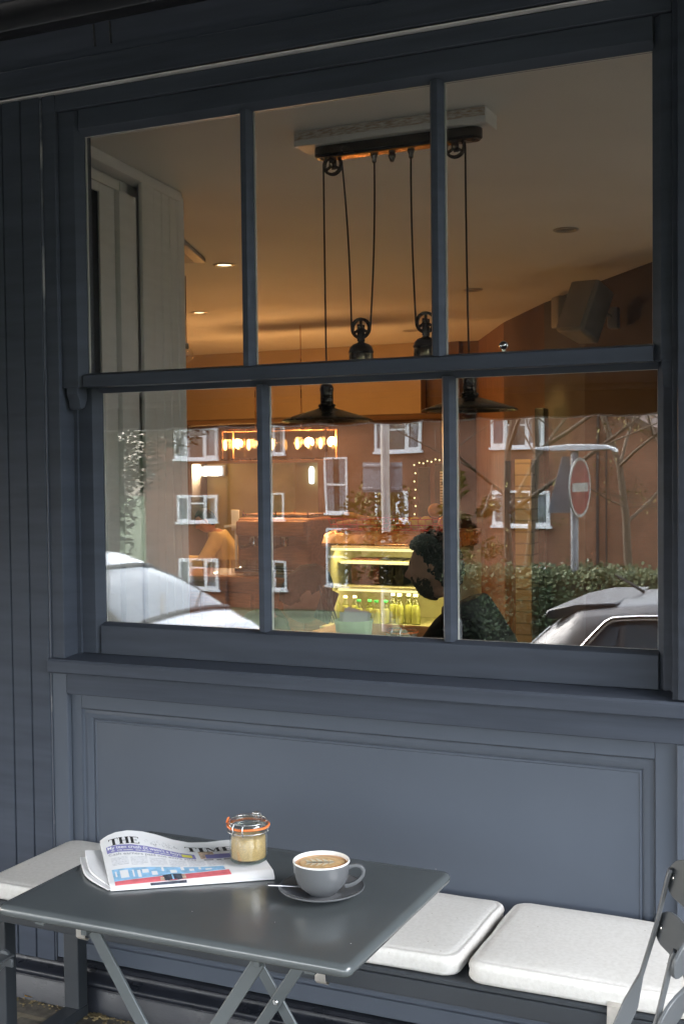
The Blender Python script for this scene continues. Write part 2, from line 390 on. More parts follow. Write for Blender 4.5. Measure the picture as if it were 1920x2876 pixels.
wf = b.build('added_daylight_window', 'paint', shop, 30); MB().box(1.56, 2.54, .060, .064, 1.07, 2.39).build('pane', 'pane', wf, 0)
# brass-plated fasteners standing on the meeting rail
b = MB(); b.sphere((-.806, .082, 1.783), .0105); b.lathe([(.0045, -.02), (.0038, -.008), (.0055, 0), (.0, .001)], (-.806, .082, 1.777), 16); b.box(-.86, -.815, .074, .092, 1.7602, 1.767, .002)
b.build('sash_fastener', 'chrome', up)
b = MB(); b.box(-1.535, -1.485, .074, .092, 1.7602, 1.768, .003); b.build('sash_fastener', 'chrome', up)

# sill, apron and stall riser
b = MB()
b.prism([(.12, 1.0055), (.064, 1.0055), (-.018, .9985), (-.022, .993), (-.022, .9655), (-.018, .961), (.03, .961), (.12, .97)], 'yz', -2.050, 4.0)
b.build('sill', 'paint_h', shop, 30, .0015)
b = MB(); b.box(-2.0, 3.0, -.004, .029, .9045, .9595, .0015, 1); b.build('apron_board', 'paint_h', shop, 30)
b = MB()
b.box(-2.050, -2.001, -.0015, .029, .178, .9595, .002, 1)                              # outer stile
b.box(-.404, -.16, -.001, .029, .178, .9035, .002, 1); b.box(-.157, 3.0, .006, .029, .178, .9035, .002, 1)
y0 = .014
b.box(-2.0, -1.966, y0, .0295, .178, .904, .0015, 1); b.box(-.452, -.4045, y0, .0295, .178, .904, .0015, 1)
b.box(-1.9655, -.4525, y0, .0295, .864, .904, .0015, 1); b.box(-1.9655, -.4525, y0, .0295, .178, .222, .0015, 1)
b.build('stall_riser', 'paint_plain', shop, 30)
def frame_mould(b, prof, x0, x1, z0, z1):
    """mitred moulding: prof is (inset, y) pairs from the outer to the inner edge"""
    ring = []
    for (d, y) in prof:
        ring.append([b.bm.verts.new((x0+d, y, z0+d)), b.bm.verts.new((x1-d, y, z0+d)), b.bm.verts.new((x1-d, y, z1-d)), b.bm.verts.new((x0+d, y, z1-d))])
    for A, B in zip(ring, ring[1:]):
        for j in range(4): b.bm.faces.new((A[j], A[(j+1) % 4], B[(j+1) % 4], B[j]))
    return ring
b = MB()
prof = [(0, .014), (.0005, .020), (.004, .0225), (.012, .021), (.020, .0235), (.027, .0275), (.0285, .0305), (.031, .0275), (.034, .0265), (.0365, .0285), (.039, .0280)]
r = frame_mould(b, prof, -1.9652, -.4528, .2225, .8637)
b.bm.faces.new(r[-1])
bmesh.ops.recalc_face_normals(b.bm, faces=b.bm.faces[:])
o = b.build('panel', 'paint_plain', shop, 25)
# skirting: plain face, torus and cove
prof = [(.03, GZ-.25), (-.026, GZ-.25), (-.026, .118), (-.0235, .121), (-.030, .1245)]
prof += [(-.025-.0105*math.sin(t), .136-.0105*math.cos(t)) for t in [i*PI/8 for i in range(1, 8)]]
prof += [(-.018, .148), (-.010, .153), (-.0055, .160), (-.0045, .1665), (-.002, .1675), (-.002, .1768), (.03, .1768)]
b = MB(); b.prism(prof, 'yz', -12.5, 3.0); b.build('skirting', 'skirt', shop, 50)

# ================================================================= AWNING
awn = thing('shop_awning', (-1.2, -.1, 2.9), 'black fabric awning spread over the cafe front and table', 'awning')
AX0, AX1, AY, AZ0, AZ1 = -12.0, 1.30, -4.0, 2.86, 1.955
b = MB()
def cloth(u, v):
    x = AX0+(AX1-AX0)*u; y = -.12+(AY+.12)*v
    return Vector((x, y, AZ0+(AZ1-AZ0)*v-.05*math.sin(PI*v)-.012*math.sin(PI*v)*(1-math.cos(u*2*PI*13))))
V = b.grid(cloth, 152, 10)
ext = bmesh.ops.solidify(b.bm, geom=b.bm.faces[:], thickness=.004)
b.build('canopy', 'awning', awn, 60)
b = MB()
pts = [(AX0+(AX1-AX0)*i/304, AY-.012+.010*math.sin(i*1.4)) for i in range(305)]
top = [b.bm.verts.new((x, y, AZ1+.01)) for x, y in pts]; bot = [b.bm.verts.new((x, y+.008*math.sin(i), AZ1-.160-.012*abs(math.sin(i*PI/8)))) for i, (x, y) in enumerate(pts)]
for i in range(304): b.bm.faces.new((top[i], top[i+1], bot[i+1], bot[i]))
bmesh.ops.solidify(b.bm, geom=b.bm.faces[:], thickness=.003)
b.build('valance', 'awning', awn, 60)
b = MB()
for i in range(0, 304, 8):
    b.tube([(pts[min(304, i+q)][0], pts[min(304, i+q)][1]+.006, AZ1-.162-.012*abs(math.sin((i+q)*PI/8))) for q in range(9)], .006, 6)
b.build('valance_trim', 'alu', awn)
MB().tube([(AX0-.02, AY+.02, AZ1+.005), (AX1+.02, AY+.02, AZ1+.005)], .032, 14).build('front_bar', 'black', awn)
b = MB(); b.box(AX0-.05, AX1+.05, -.20, -.02, 2.77, 2.95, .03, 3); b.build('cassette', 'black', awn)
b = MB(); b.box(AX0-.05, AX1+.05, -.075, -.018, 2.655, 2.735, .006, 2); b.build('mounting_rail', 'black', awn)
for xx in (-1.865, -1.815): MB().tube([(xx, -.012, 2.60), (xx, -.018, 2.655)], .0028, 8).build('bracket', 'black', awn)
for xa in (-10.5, -5.6, .2):
    b = MB(); e = Vector((xa+.9, -2.1, 2.36)); b.tube([(xa, -.15, 2.75), e], .028, 10); b.tube([e, (xa, AY+.05, AZ1-.02)], .024, 10); b.sphere(e, .035)
    b.build('folding_arm', 'black', awn)
# ================================================================= BENCH AND CUSHIONS
SZ = .475
bench = thing('bench', (-.6, -.19, GZ), 'long low grey painted bench along the panelled shop front', 'bench')
b = MB(); b.box(-2.0, 1.9, -.372, -.022, SZ-.012, SZ, .003, 1); b.build('seat', 'bench', bench, 30)
b = MB()
b.box(-2.0, 1.9, -.3735, -.360, SZ-.050, SZ-.0125, .002, 1); b.box(-2.0, 1.9, -.034, -.022, SZ-.050, SZ-.0125, .002, 1)
b.box(-2.0, -1.988, -.3595, -.0345, SZ-.050, SZ-.0125, .002, 1); b.box(1.888, 1.9, -.3595, -.0345, SZ-.050, SZ-.0125, .002, 1)
b.build('apron', 'bench', bench, 30)
for xl in (-1.947, -.02, 1.85):
    b = MB(); hw = .0235
    b.box(xl-hw, xl+hw, -.078, -.038, GZ+.0305, SZ-.0505, .002, 1)
    b.box(xl-hw, xl+hw, -.359, -.319, GZ+.0305, SZ-.0505, .002, 1)
    b.box(xl-hw, xl+hw, -.375, -.036, GZ+.0005, GZ+.030, .002, 1)
    b.build('leg', 'bench', bench, 30)
def rrect(hx, hy, r, n=9):
    pts = []
    for (cx, cy, a0) in ((hx-r, hy-r, 0), (-hx+r, hy-r, 90), (-hx+r, -hy+r, 180), (hx-r, -hy+r, 270)):
        for i in range(n):
            a = rad(a0+90*i/(n-1)); pts.append((cx+r*math.cos(a), cy+r*math.sin(a)))
    # add points along the straight sides so the wobble can show
    out = []
    for i, p in enumerate(pts):
        q = pts[(i+1) % len(pts)]; out.append(p)
        d = math.hypot(q[0]-p[0], q[1]-p[1]); m = int(d/.03)
        for k in range(1, m): out.append((p[0]+(q[0]-p[0])*k/m, p[1]+(q[1]-p[1])*k/m))
    return out
from mathutils import noise as mnoise
def cushion(x0, x1, y0, y1, z, h, label, seed):
    cx, cy = (x0+x1)/2, (y0+y1)/2; hx, hy = (x1-x0)/2, (y1-y0)/2
    root = thing('seat_cushion', (cx, cy, z), label, 'cushion', 'canvas cushions on the bench')
    b = MB(); rings = []
    prof = [(.014, 0), (.004, .004), (.0, .012), (.0015, .024), (-.001, .034), (.0015, .043), (.005, .0482), (.0095, .0498), (.0125, .0482), (.0155, .0502), (.03, .0520), (.06, .0535), (.10, .0540), (.14, .0544), (.165, .0545)]
    for (d, zz) in prof:
        r = max(.010, .034-d*.3)
        ring = []
        for (px, py) in rrect(hx-d, hy-d, min(r, hy-d-.001)):
            p = Vector((px*9+seed*7.1, py*9, zz*20))
            w = mnoise.noise(p)
            o = .0035*w if d < .02 else 0
            n = Vector((px, py, 0)).normalized()
            dz = .0035*mnoise.noise(Vector((px*7+seed, py*7, 3.3))) if zz > .02 else 0
            ring.append(b.bm.verts.new((cx+px+n.x*o, cy+py+n.y*o, z+zz*h/.0558+dz)))
        rings.append(ring)
    # all rings must match in vertex count: resample by angle order
    n = min(len(r) for r in rings)
    for k, r in enumerate(rings):
        if len(r) != n:
            L = len(r); keep = [r[int(i*L/n)] for i in range(n)]
            for v in r:
                if v not in keep: b.bm.verts.remove(v)
            rings[k] = keep
    for A, B in zip(rings, rings[1:]):
        for j in range(n): b.bm.faces.new((A[j], A[(j+1) % n], B[(j+1) % n], B[j]))
    b.bm.faces.new(rings[0][::-1]); b.bm.faces.new(rings[-1])
    b.build('cover', 'canvas', root, 60)
    # flat cotton tie hanging over the bench front
    s = MB(); xs = cx; w = .0125
    pts = [(y0+.004, z+.016), (y0-.006, z+.010), (y0-.0075, z-.004), (y0-.008, z-.030), (y0-.0065, z-.050), (y0+.002, z-.0575), (y0+.012, z-.056)]
    P0 = [s.bm.verts.new((xs-w+.001*math.sin(i), p[0], p[1])) for i, p in enumerate(pts)]; P1 = [s.bm.verts.new((xs+w+.001*math.cos(i*1.3), p[0]-.0008, p[1]-.001)) for i, p in enumerate(pts)]
    for i in range(len(pts)-1): s.bm.faces.new((P0[i], P1[i], P1[i+1], P0[i+1]))
    bmesh.ops.solidify(s.bm, geom=s.bm.faces[:], thickness=.0014)
    s.build('strap', 'tape', root)
    return root
CY0, CY1 = -.372, -.008
cushion(-1.985, -1.385, CY0, CY1, SZ+.0005, .046, 'off white canvas seat cushion behind the table end that carries the newspaper', 1)
cushion(-1.372, -.776, CY0+.003, CY1-.004, SZ+.0005, .046, 'off white canvas seat cushion partly hidden by the table edge beside the coffee cup', 2)
cushion(-.757, -.165, CY0-.004, CY1, SZ+.0005, .050, 'off white canvas seat cushion behind the grey folding chair', 3)

# ================================================================= TABLE
TZ = .72
TX0, TX1, TY0, TY1 = -1.462, -.760, -.921, -.432
TCX = (TX0+TX1)/2
tab = thing('bistro_table', (TCX, (TY0+TY1)/2, GZ), 'grey steel folding bistro table holding a newspaper, sugar jar and coffee', 'table')
b = MB(); rings = []
hx, hy = (TX1-TX0)/2, (TY1-TY0)/2; cyy = (TY0+TY1)/2; R = .0115
prof = [(.020, -.002), (.0135, -.0015)]+[(R-R*math.sin(t), -R+R*math.cos(t)) for t in [i*PI/12 for i in range(0, 13)]][::1]
prof = [(.06, .0), (.03, .0)]+[(R-R*math.sin(i*PI/14), -R+R*math.cos(i*PI/14)) for i in range(0, 15)]+[(.02, -2*R), (.022, -2*R+.006), (.06, -2*R+.010)]
for d, zz in prof:
    ring = [b.bm.verts.new((TCX+px, cyy+py, TZ+zz)) for px, py in [p for p in rrect(hx-d, hy-d, max(.004, .016-d*.5), 7)][:]]
    rings.append(ring)
n = min(len(r) for r in rings)
for k, r in enumerate(rings):
    L = len(r); keep = [r[int(i*L/n)] for i in range(n)]
    for v in r:
        if v not in keep: b.bm.verts.remove(v)
    rings[k] = keep
for A, B in zip(rings, rings[1:]):
    for j in range(n): b.bm.faces.new((A[j], B[j], B[(j+1) % n], A[(j+1) % n]))
b.bm.faces.new(rings[0]); b.bm.faces.new(rings[-1][::-1])
bmesh.ops.recalc_face_normals(b.bm, faces=b.bm.faces[:])
b.build('table_top', 'table', tab, 35)
for (qx, qy, qr) in ((985, 2650, .0011), (1223, 2441, .0009), (772, 2590, .0006), (540, 2560, .0007)):
    q = atz(qx, qy, TZ); MB().lathe([(0, .00025), (qr, .0002), (qr*1.1, 0), (0, 0)], (q.x, q.y, TZ), 7, None, .7).build('paint_chip', 'alu', tab)
# two crossed pairs of flat bar legs, front and back
zc, sl = .430, .665
for (yy, dy) in ((-.880, .0065), (-.500, .0065)):
    ztop = TZ-.026
    for sgn in (1, -1):
        off = dy*sgn*.55
        a = Vector((TCX-sgn*sl*(ztop-zc), yy+off, ztop)); c = Vector((TCX+sgn*sl*(zc-GZ-.004), yy+off, GZ+.004))
        g = MB(); g.bar(a, c, .0235, .0062, (0, 1, 0), .001); L = g
        w = L.build('leg', 'table', tab, 30)
    g = MB(); g.lathe([(.0, 0), (.0055, .0005), (.006, .002), (.0045, .0042), (.003, .0044), (.0026, .003), (0, .003)], (0, 0, 0), 14, Matrix.Translation((TCX, yy-.0072, zc)) @ Matrix.Rotation(rad(90), 4, 'X'))
    g.build('bolt', 'wire', tab)
for sx in (-1, 1):
    for a, c, w, h in (((TCX+sx*sl*(TZ-.030-zc), -.90, TZ-.033), (TCX+sx*sl*(TZ-.030-zc), -.49, TZ-.033), .012, .010), ((TCX+sx*sl*(zc-GZ-.02), -.892, GZ+.02), (TCX+sx*sl*(zc-GZ-.02), -.503, GZ+.02), .012, .010), ((TCX+sx*.27, -.90, TZ-.030), (TCX+sx*.27, -.47, TZ-.030), .02, .008)):
        b = MB(); b.bar(a, c, w, h); b.build('cross_bar', 'table', tab, 30)
b = MB(); b.bar((TCX+.20, -.80, TZ-.036), (TCX+.02, -.52, TZ-.040), .014, .006); b.build('folding_stay', 'black', tab, 30)

# ================================================================= CUP, SAUCER, SPOON
ex, ey = -.937, -.650
sau = MB()
sau.lathe([(0, .0032), (.030, .003), (.034, .0018), (.0375, .0022), (.052, .0062), (.070, .0125), (.0765, .0158), (.0782, .0165), (.0775, .0145), (.060, .0065), (.045, .0005), (.043, .0), (.0405, .0004), (.0, .0012)], (ex, ey, TZ+.0006), 64)
o = sau.build('saucer', 'saucer', None, 50); tag(o, 'grey china saucer under the coffee cup', 'saucer')
r = MB(); r.tube([(ex+.0778*math.cos(2*PI*i/64), ey+.0778*math.sin(2*PI*i/64), TZ+.0168) for i in range(64)], .0012, 8, True)
r.build('rim', 'cup', o)
cz = TZ+.0045; ez = .072
cup = MB()
outer = [(.0, .0012), (.0235, .001), (.0262, .0), (.0280, .0018), (.0300, .0045), (.0385, .0112), (.0452, .0205), (.0492, .0315), (.0512, .043), (.0522, .056), (.0523, .0587)]
cup.lathe(outer, (ex, ey, cz), 64)
cx_ = ex
# handle: a strap loop on the cup's right
hd = Vector((.955, .30, 0)).normalized()
hp = [(.0500, .0495), (.058, .0525), (.066, .0530), (.0735, .0505), (.0780, .0440), (.0770, .0360), (.0710, .0275), (.0620, .0205), (.0525, .0165), (.0440, .0150)]
cup.tube([(ex+hd.x*d, ey+hd.y*d, cz+z) for d, z in hp], [1.15, 1, .95, .95, .95, .95, 1, 1, 1.05, 1.1], 16, flat=(.0052, .0034, (0, 0, 1)))
cupo = cup.build('coffee_cup', 'cup', None, 60); tag(cupo, 'grey china cup of milky coffee with leaf pattern foam', 'cup')
r = MB(); r.lathe([(.0523, .0587), (.0521, .0608), (.0510, .0616), (.0498, .0610), (.0494, .0585), (.0490, .050), (.0470, .044)], (ex, ey, cz), 64); r.build('lip', 'rim', cupo, 60)
r = MB(); r.lathe([(.0492, .0535), (.0485, .0545), (.046, .0548), (.02, .0551), (0, .0552)], (ex, ey, cz), 64); cof = r.build('coffee', 'crema', cupo, 60)
r = MB()
zf = cz+.0556; ax = Vector((.9, .43, 0)).normalized(); ay = Vector((-ax.y, ax.x, 0))
def leaf(cu, cv, lu, lv, bite):
    N_ = 22; vs = []
    for i in range(N_):
        t = 2*PI*i/N_; u = cu+lu*math.cos(t); v = cv+lv*math.sin(t)*(1-.35*math.cos(t)); u -= bite*(v-cv)**2/lv
        p = Vector((ex, ey, zf))+ax*u+ay*v; vs.append(r.bm.verts.new(p))
    r.bm.faces.new(vs)
leaf(.002, .002, .041, .034, .0); 
r.build('foam_rosetta', mat('foam_base', (.76, .50, .24), .4, 0, .2, 120), cof, 0)
r = MB(); zf += .00025
for (cu, lv) in ((.020, .011), (.010, .018), (-.001, .021), (-.012, .019), (-.022, .013)): leaf(cu, .002, .0042, lv, .35)
leaf(.0, .002, .028, .0035, 0)
r.build('foam_leaf', 'milk', cof, 0)
sp = MB(); a = Vector((-1.026, -.692, TZ+.0205)); c_ = Vector((-.964, -.642, TZ+.0085))
sp.tube([a, a.lerp(c_, .1), a.lerp(c_, .35), a.lerp(c_, .7), c_], [1.25, 1.15, .75, .7, .9], 12, flat=(.0046, .0014, (0, 0, 1)))
d = (c_-a).normalized(); sp.sphere((0, 0, 0), (.021, .0135, .0035), 20, 10, Matrix.Translation(c_+d*.018+Vector((0, 0, .001))) @ Matrix.Rotation(math.atan2(d.y, d.x), 4, 'Z'))
tag(sp.build('teaspoon', 'steel', None, 60), 'steel teaspoon lying on the saucer with its handle over the left rim', 'spoon')

# ================================================================= SUGAR JAR ON THE NEWSPAPER
_j = atz(695, 2432, .7395); jx, jy = _j.x-.42*.034, _j.y+.905*.034; JZ = TZ+.0205
jar = thing('sugar_jar', (jx, jy, JZ), 'small clip top glass jar of brown sugar with an orange seal', 'jar')
b = MB(); b.lathe([(0, .004), (.031, .003), (.0335, .0), (.0360, .0025), (.0368, .006), (.0368, .050), (.0362, .0535), (.0385, .0560), (.0405, .0575), (.0405, .0605), (.0385, .062), (.0405, .0645), (.0405, .0665), (.037, .0675), (.0335, .066), (.0335, .052), (.034, .0065), (.031, .0055), (0, .006)], (jx, jy, JZ), 48)
b.build('glass_body', 'jar', jar, 40)
b = MB(); b.lathe([(0, .0008), (.0345, .0012), (.036, .003), (.0335, .0052), (0, .0052)], (jx, jy, JZ), 48); b.build('glass_base', 'jar_base', jar, 40)
b = MB(); b.lathe([(0, .0066), (.0325, .007), (.0334, .009), (.0334, .046), (.032, .0475), (.02, .049), (.008, .0478), (0, .0475)], (jx, jy, JZ), 48); b.build('sugar', 'sugar', jar, 50)
b = MB(); b.tube([(jx+.0402*math.cos(2*PI*i/48), jy+.0402*math.sin(2*PI*i/48), JZ+.0690+.0004*math.sin(i*.5)) for i in range(48)], .0024, 10, True)
b.box(-.006, .006, -.0035, .0035, -.0015, .0015, .001, 1, Matrix.Translation((jx-.0425, jy-.006, JZ+.0752)) @ Matrix.Rotation(rad(-70), 4, 'Y')); b.build('rubber_seal', 'rubber', jar, 60)
b = MB(); b.lathe([(.033, .0705), (.0395, .0708), (.0402, .0725), (.039, .0755), (.0345, .0805), (.0325, .0822), (.030, .0818), (.025, .0806), (0, .0800), (0, .0780), (.026, .0786), (.031, .0740), (.033, .0725)], (jx, jy, JZ), 48)
b.build('lid', 'jar', jar, 40)
b = MB()
for dx in (-.0105, .0105):                       # wire clip towards the street
    yv = -math.sqrt(.0425**2-dx*dx)
    b.tube([(jx+dx, jy+yv+.002, JZ+.0560), (jx+dx, jy+yv-.0015, JZ+.060), (jx+dx, jy+yv-.0015, JZ+.0745), (jx+dx*.95, jy+yv+.003, JZ+.0785), (jx+dx*.95, jy+yv+.008, JZ+.0805)], .0011, 8)
ringr = .0412
for zz in (.0600, .0775):
    rr = ringr if zz < .07 else .0368
    b.tube([(jx+rr*math.cos(2*PI*i/40), jy+rr*math.sin(2*PI*i/40), JZ+zz) for i in range(40)], .0009, 6, True)
b.box(jx-.007, jx+.007, jy+.028, jy+.040, JZ+.0815, JZ+.0855, .0015, 2)
b.tube([(jx-.005, jy+.040, JZ+.083), (jx-.006, jy+.0435, JZ+.072), (jx-.006, jy+.043, JZ+.060)], .0011, 8); b.tube([(jx+.005, jy+.040, JZ+.083), (jx+.006, jy+.0435, JZ+.072), (jx+.006, jy+.043, JZ+.060)], .0011, 8)
b.build('wire_clip', 'wire', jar, 60)
# ================================================================= NEWSPAPER
NFL = Vector((-1.305, -.787, 0)); ne = Vector((.822, .57, 0)); nn = Vector((-.57, .822, 0)); NL = .3057
UR = [-.2, -.1, .0, .04, .10, .18, .27, .36, .47, .58, .70, .83, 1.05]; HR = [.024, .030, .039, .048, .0545, .057, .053, .045, .032, .0235, .022, .024, .0235]
def lerp_tab(u, X, Y):
    if u <= X[0]: return Y[0]
    for i in range(len(X)-1):
        if u <= X[i+1]:
            t = (u-X[i])/(X[i+1]-X[i]); return Y[i]+(Y[i+1]-Y[i])*t
    return Y[-1]
def paper_h(u, v):
    hF = .0095+.006*u
    e = 1-max(0, (.06-v)/.06)**2*.55                # rolled front fold
    return (hF+(lerp_tab(u, UR, HR)-hF)*max(v, 0)**1.3)*e
def paper(u, v, off=0.):
    p = NFL+ne*(NL*(u-.075*v))+nn*(.19*v)
    return Vector((p.x, p.y, TZ+paper_h(u, v)+off))
news = thing('newspaper', (-1.24, -.62, TZ), 'folded newspaper with a curling front page under the sugar jar', 'newspaper')
b = MB()
def sheet(b, u0, u1, v0, v1, lo, hi, nu=40, nv=18):
    A = b.grid(lambda s, t: paper(u0+(u1-u0)*s, v0+(v1-v0)*t, hi), nu, nv)
    B = b.grid(lambda s, t: (lambda q: Vector((q.x, q.y, lo(u0+(u1-u0)*s, v0+(v1-v0)*t, q.z))))(paper(u0+(u1-u0)*s, v0+(v1-v0)*t)), nu, nv)
    edge = [(A[0][i], A[0][i+1], B[0][i+1], B[0][i]) for i in range(nu)]+[(A[nv][i], A[nv][i+1], B[nv][i+1], B[nv][i]) for i in range(nu)]
    edge += [(A[j][0], A[j+1][0], B[j+1][0], B[j][0]) for j in range(nv)]+[(A[j][nu], A[j+1][nu], B[j+1][nu], B[j][nu]) for j in range(nv)]
    for f in edge: b.bm.faces.new(f)
    bmesh.ops.recalc_face_normals(b.bm, faces=b.bm.faces[:])
sheet(b, 0, 1.0, .0, 1.0, lambda u, v, z: max(TZ+.0014+.0008*v, z-.0022-(0.006 if v < .3 else .002)), 0)
front = b.build('front_page', 'paper', news, 50)
b = MB()                                            # inner pages lying flatter beneath, one corner sticking out to the left
def inner(u, v):
    p = NFL+ne*(NL*(-.115*math.sin(min(1, v/.62)*PI/2)*(1-u)**3+u*.995-.07*v))+nn*(.19*(.03+.93*v))
    return p
for k, (z0, z1, sh) in enumerate(((.0006, .0024, 0), (.0028, .0056, -.004), (.0060, .0080, .003))):
    A = b.grid(lambda s, t: inner(s, t)+Vector((sh*(1-s), sh, TZ+z1*(1-.45*max(0, .25-t)/.25)+.006*(1-s)**2*t*(k > 0)+.010*t*t*(k == 2)*(1-s))), 24, 12)
    B = b.grid(lambda s, t: inner(s, t)+Vector((sh*(1-s), sh, TZ+z0*(1-.3*max(0, .25-t)/.25))), 24, 12)
    for f in [(A[0][i], A[0][i+1], B[0][i+1], B[0][i]) for i in range(24)]+[(A[12][i], A[12][i+1], B[12][i+1], B[12][i]) for i in range(24)]+[(A[j][0], A[j+1][0], B[j+1][0], B[j][0]) for j in range(12)]+[(A[j][24], A[j+1][24], B[j+1][24], B[j][24]) for j in range(12)]:
        b.bm.faces.new(f)
bmesh.ops.recalc_face_normals(b.bm, faces=b.bm.faces[:])
b.build('inner_pages', 'paper', news, 50)
def on_paper(shapes, m, name, off=.0005, parent=front):
    """shapes: lists of (u,v) polygons laid on the page"""
    g = MB()
    for poly in shapes:
        try: g.bm.faces.new([g.bm.verts.new(paper(u, v, off)) for u, v in poly])
        except ValueError: pass
    return g.build(name, m, parent, 0)
def patch(u0, u1, f0, f1, nu=24, nv=4):
    out = []
    for i in range(nu):
        a, c = u0+(u1-u0)*i/nu, u0+(u1-u0)*(i+1)/nu
        for j in range(nv):
            q0, q1 = j/nv, (j+1)/nv
            L_ = lambda u, q: f0(u)+(f1(u)-f0(u))*q
            out.append([(a, L_(a, q0)), (c, L_(c, q0)), (c, L_(c, q1)), (a, L_(a, q1))])
    return out
def serif(ch):
    R_ = lambda a, c, d, e: [(a, d), (c, d), (c, e), (a, e)]
    if ch == 'T': return [R_(.37, .65, .06, .94), R_(.26, .76, 0, .075), R_(.02, .98, .925, 1), [(.02, .94), (.02, .70), (.05, .70), (.13, .94)], [(.98, .94), (.98, .70), (.95, .70), (.87, .94)]]
    if ch == 'H': return [R_(.06, .34, .06, .94), R_(.68, .96, .06, .94), R_(.0, .42, 0, .075), R_(0, .42, .925, 1), R_(.6, 1.02, 0, .075), R_(.6, 1.02, .925, 1), R_(.32, .70, .48, .54)]
    if ch == 'E': return [R_(.08, .37, .06, .94), R_(.0, .92, 0, .075), R_(.0, .90, .925, 1), R_(.36, .66, .48, .54), R_(.63, .67, .36, .66), [(.92, .06), (.92, .30), (.89, .30), (.80, .06)], [(.90, .94), (.90, .74), (.87, .74), (.78, .94)]]
    if ch == 'I': return [R_(.10, .40, .06, .94), R_(0, .5, 0, .075), R_(0, .5, .925, 1)]
    if ch == 'M': return [R_(.10, .16, .06, .94), R_(.86, 1.08, .06, .94), R_(0, .27, 0, .075), R_(.75, 1.20, 0, .075), R_(.0, .22, .925, 1), R_(.98, 1.20, .925, 1), [(.08, 1), (.30, 1), (.68, .05), (.54, .05)], [(.54, .05), (.60, .05), (.94, .96), (.88, .96)]]
    if ch == 'S': return [[(.1, .1), (.3, 0), (.6, 0), (.8, .15), (.8, .35), (.66, .48), (.3, .62), (.26, .78), (.40, .94), (.62, .94), (.78, .70), (.80, .70), (.8, 1), (.76, 1), (.5, 1), (.2, .95), (.08, .75), (.14, .56), (.56, .36), (.6, .2), (.5, .06), (.3, .06), (.12, .3), (.08, .3)]]
mast = []
vb = lambda u: .795-.13*u
def word(w, u0, u1, vh):
    adv = {'T': 1.05, 'H': 1.12, 'E': 1.04, 'I': .62, 'M': 1.30, 'S': .95}; tot = sum(adv[c] for c in w); k = (u1-u0)/tot; x = u0
    for c in w:
        for poly in serif(c): mast.append([(x+a*k, vb(x+a*k)+q*vh) for a, q in poly])
        x += adv[c]*k
word('THE', .045, .245, .118); word('TIMES', .53, .925, .118)
on_paper(mast, 'ink', 'masthead')
# crest between the words: small line drawing of strokes and scrolls
cr = []
rr = random.Random(3)
for k in range(46):
    u = .275+.225*rr.random(); w = 1-abs(u-.387)/.115*.55
    v = vb(u)+.01+.11*rr.random()*w; a = rr.random()*PI; l_ = .006+.012*rr.random(); t = .0035
    n_ = 6; P_ = []
    for i in range(n_+1):
        q = a+i*.35; P_.append((u+l_*math.cos(q)*.7, v+l_*1.6*math.sin(q)))
    for i in range(n_):
        (a0, b0), (a1, b1) = P_[i], P_[i+1]; cr.append([(a0, b0), (a1, b1), (a1+t*.6, b1+t), (a0+t*.6, b0+t)])
on_paper(cr, 'greyink', 'crest')
bt = lambda u: .80-.275*u; bb = lambda u: .675-.275*u
on_paper(patch(.025, .575, bb, bt, 40, 3), 'purple', 'banner', .0004)
on_paper(patch(.49, .555, lambda u: bb(u)+.02, lambda u: bt(u)-.035, 6, 2), 'yellow_print', 'banner_mark', .0007)
def print_text(s, u0, u1, base, h, m, name, off=.0008, bold=0.):
    V, Fc = text_shapes(s, 1., bold)
    x0 = min(v[0] for v in V); x1 = max(v[0] for v in V); k = (u1-u0)/(x1-x0)
    P_ = [(u0+(x-x0)*k, base(u0+(x-x0)*k)+y*h) for x, y in V]
    return on_paper([[P_[i] for i in f] for f in Fc], m, name, off)
print_text("My teen crush (it wasn't a boy)", .032, .485, lambda u: bb(u)+.058, .075, 'white_print', 'headline', .0008, .015)
sub = []
for k in range(11): sub += patch(.05+k*.038, .05+k*.038+.022+.01*(k%3), lambda u: bb(u)+.018, lambda u: bb(u)+.034, 2, 1)
on_paper(sub, 'paleink', 'subheading', .0008)
on_paper(patch(.605, .70, lambda u: .60-.13*u, lambda u: .80-.13*u, 8, 4), 'skin_print', 'photograph', .0004)
on_paper(patch(.64, .70, lambda u: .60-.13*u, lambda u: .71-.13*u, 6, 3), 'purple', 'photograph', .0007)
on_paper(patch(.70, .80, lambda u: .605-.13*u, lambda u: .725-.13*u, 8, 3), 'purple', 'banner', .0004)
print_text("Cash earners paid not extra sales", .03, .57, lambda u: .615-.245*u, .062, 'greyink', 'headline', .0006, .01)
on_paper(patch(.62, .68, lambda u: .53-.1*u, lambda u: .565-.1*u, 3, 1)+patch(.70, .73, lambda u: .53-.1*u, lambda u: .56-.1*u, 2, 1)+patch(.745, .79, lambda u: .53-.1*u, lambda u: .565-.1*u, 2, 1), 'greyink', 'headline', .0006)
cols = []
for c in range(6):
    for l_ in range(7):
        u0 = .04+c*.118; v0 = .555-.24*(u0)-l_*.022+.03*(c > 3)
        if v0 > .36-.09*u0: cols += patch(u0, u0+.104-(.03*rr.random() if l_ == 6 else 0), lambda u: v0-.02*(u-u0), lambda u: v0+.011-.02*(u-u0), 4, 1)
on_paper(cols, 'paleink', 'body_text', .0005)
pt = lambda u: .345-.07*u; pb = lambda u: .098+.135*u
on_paper(patch(.03, .72, pb, pt, 30, 5), 'sky_print', 'picture', .0004)
wh = []
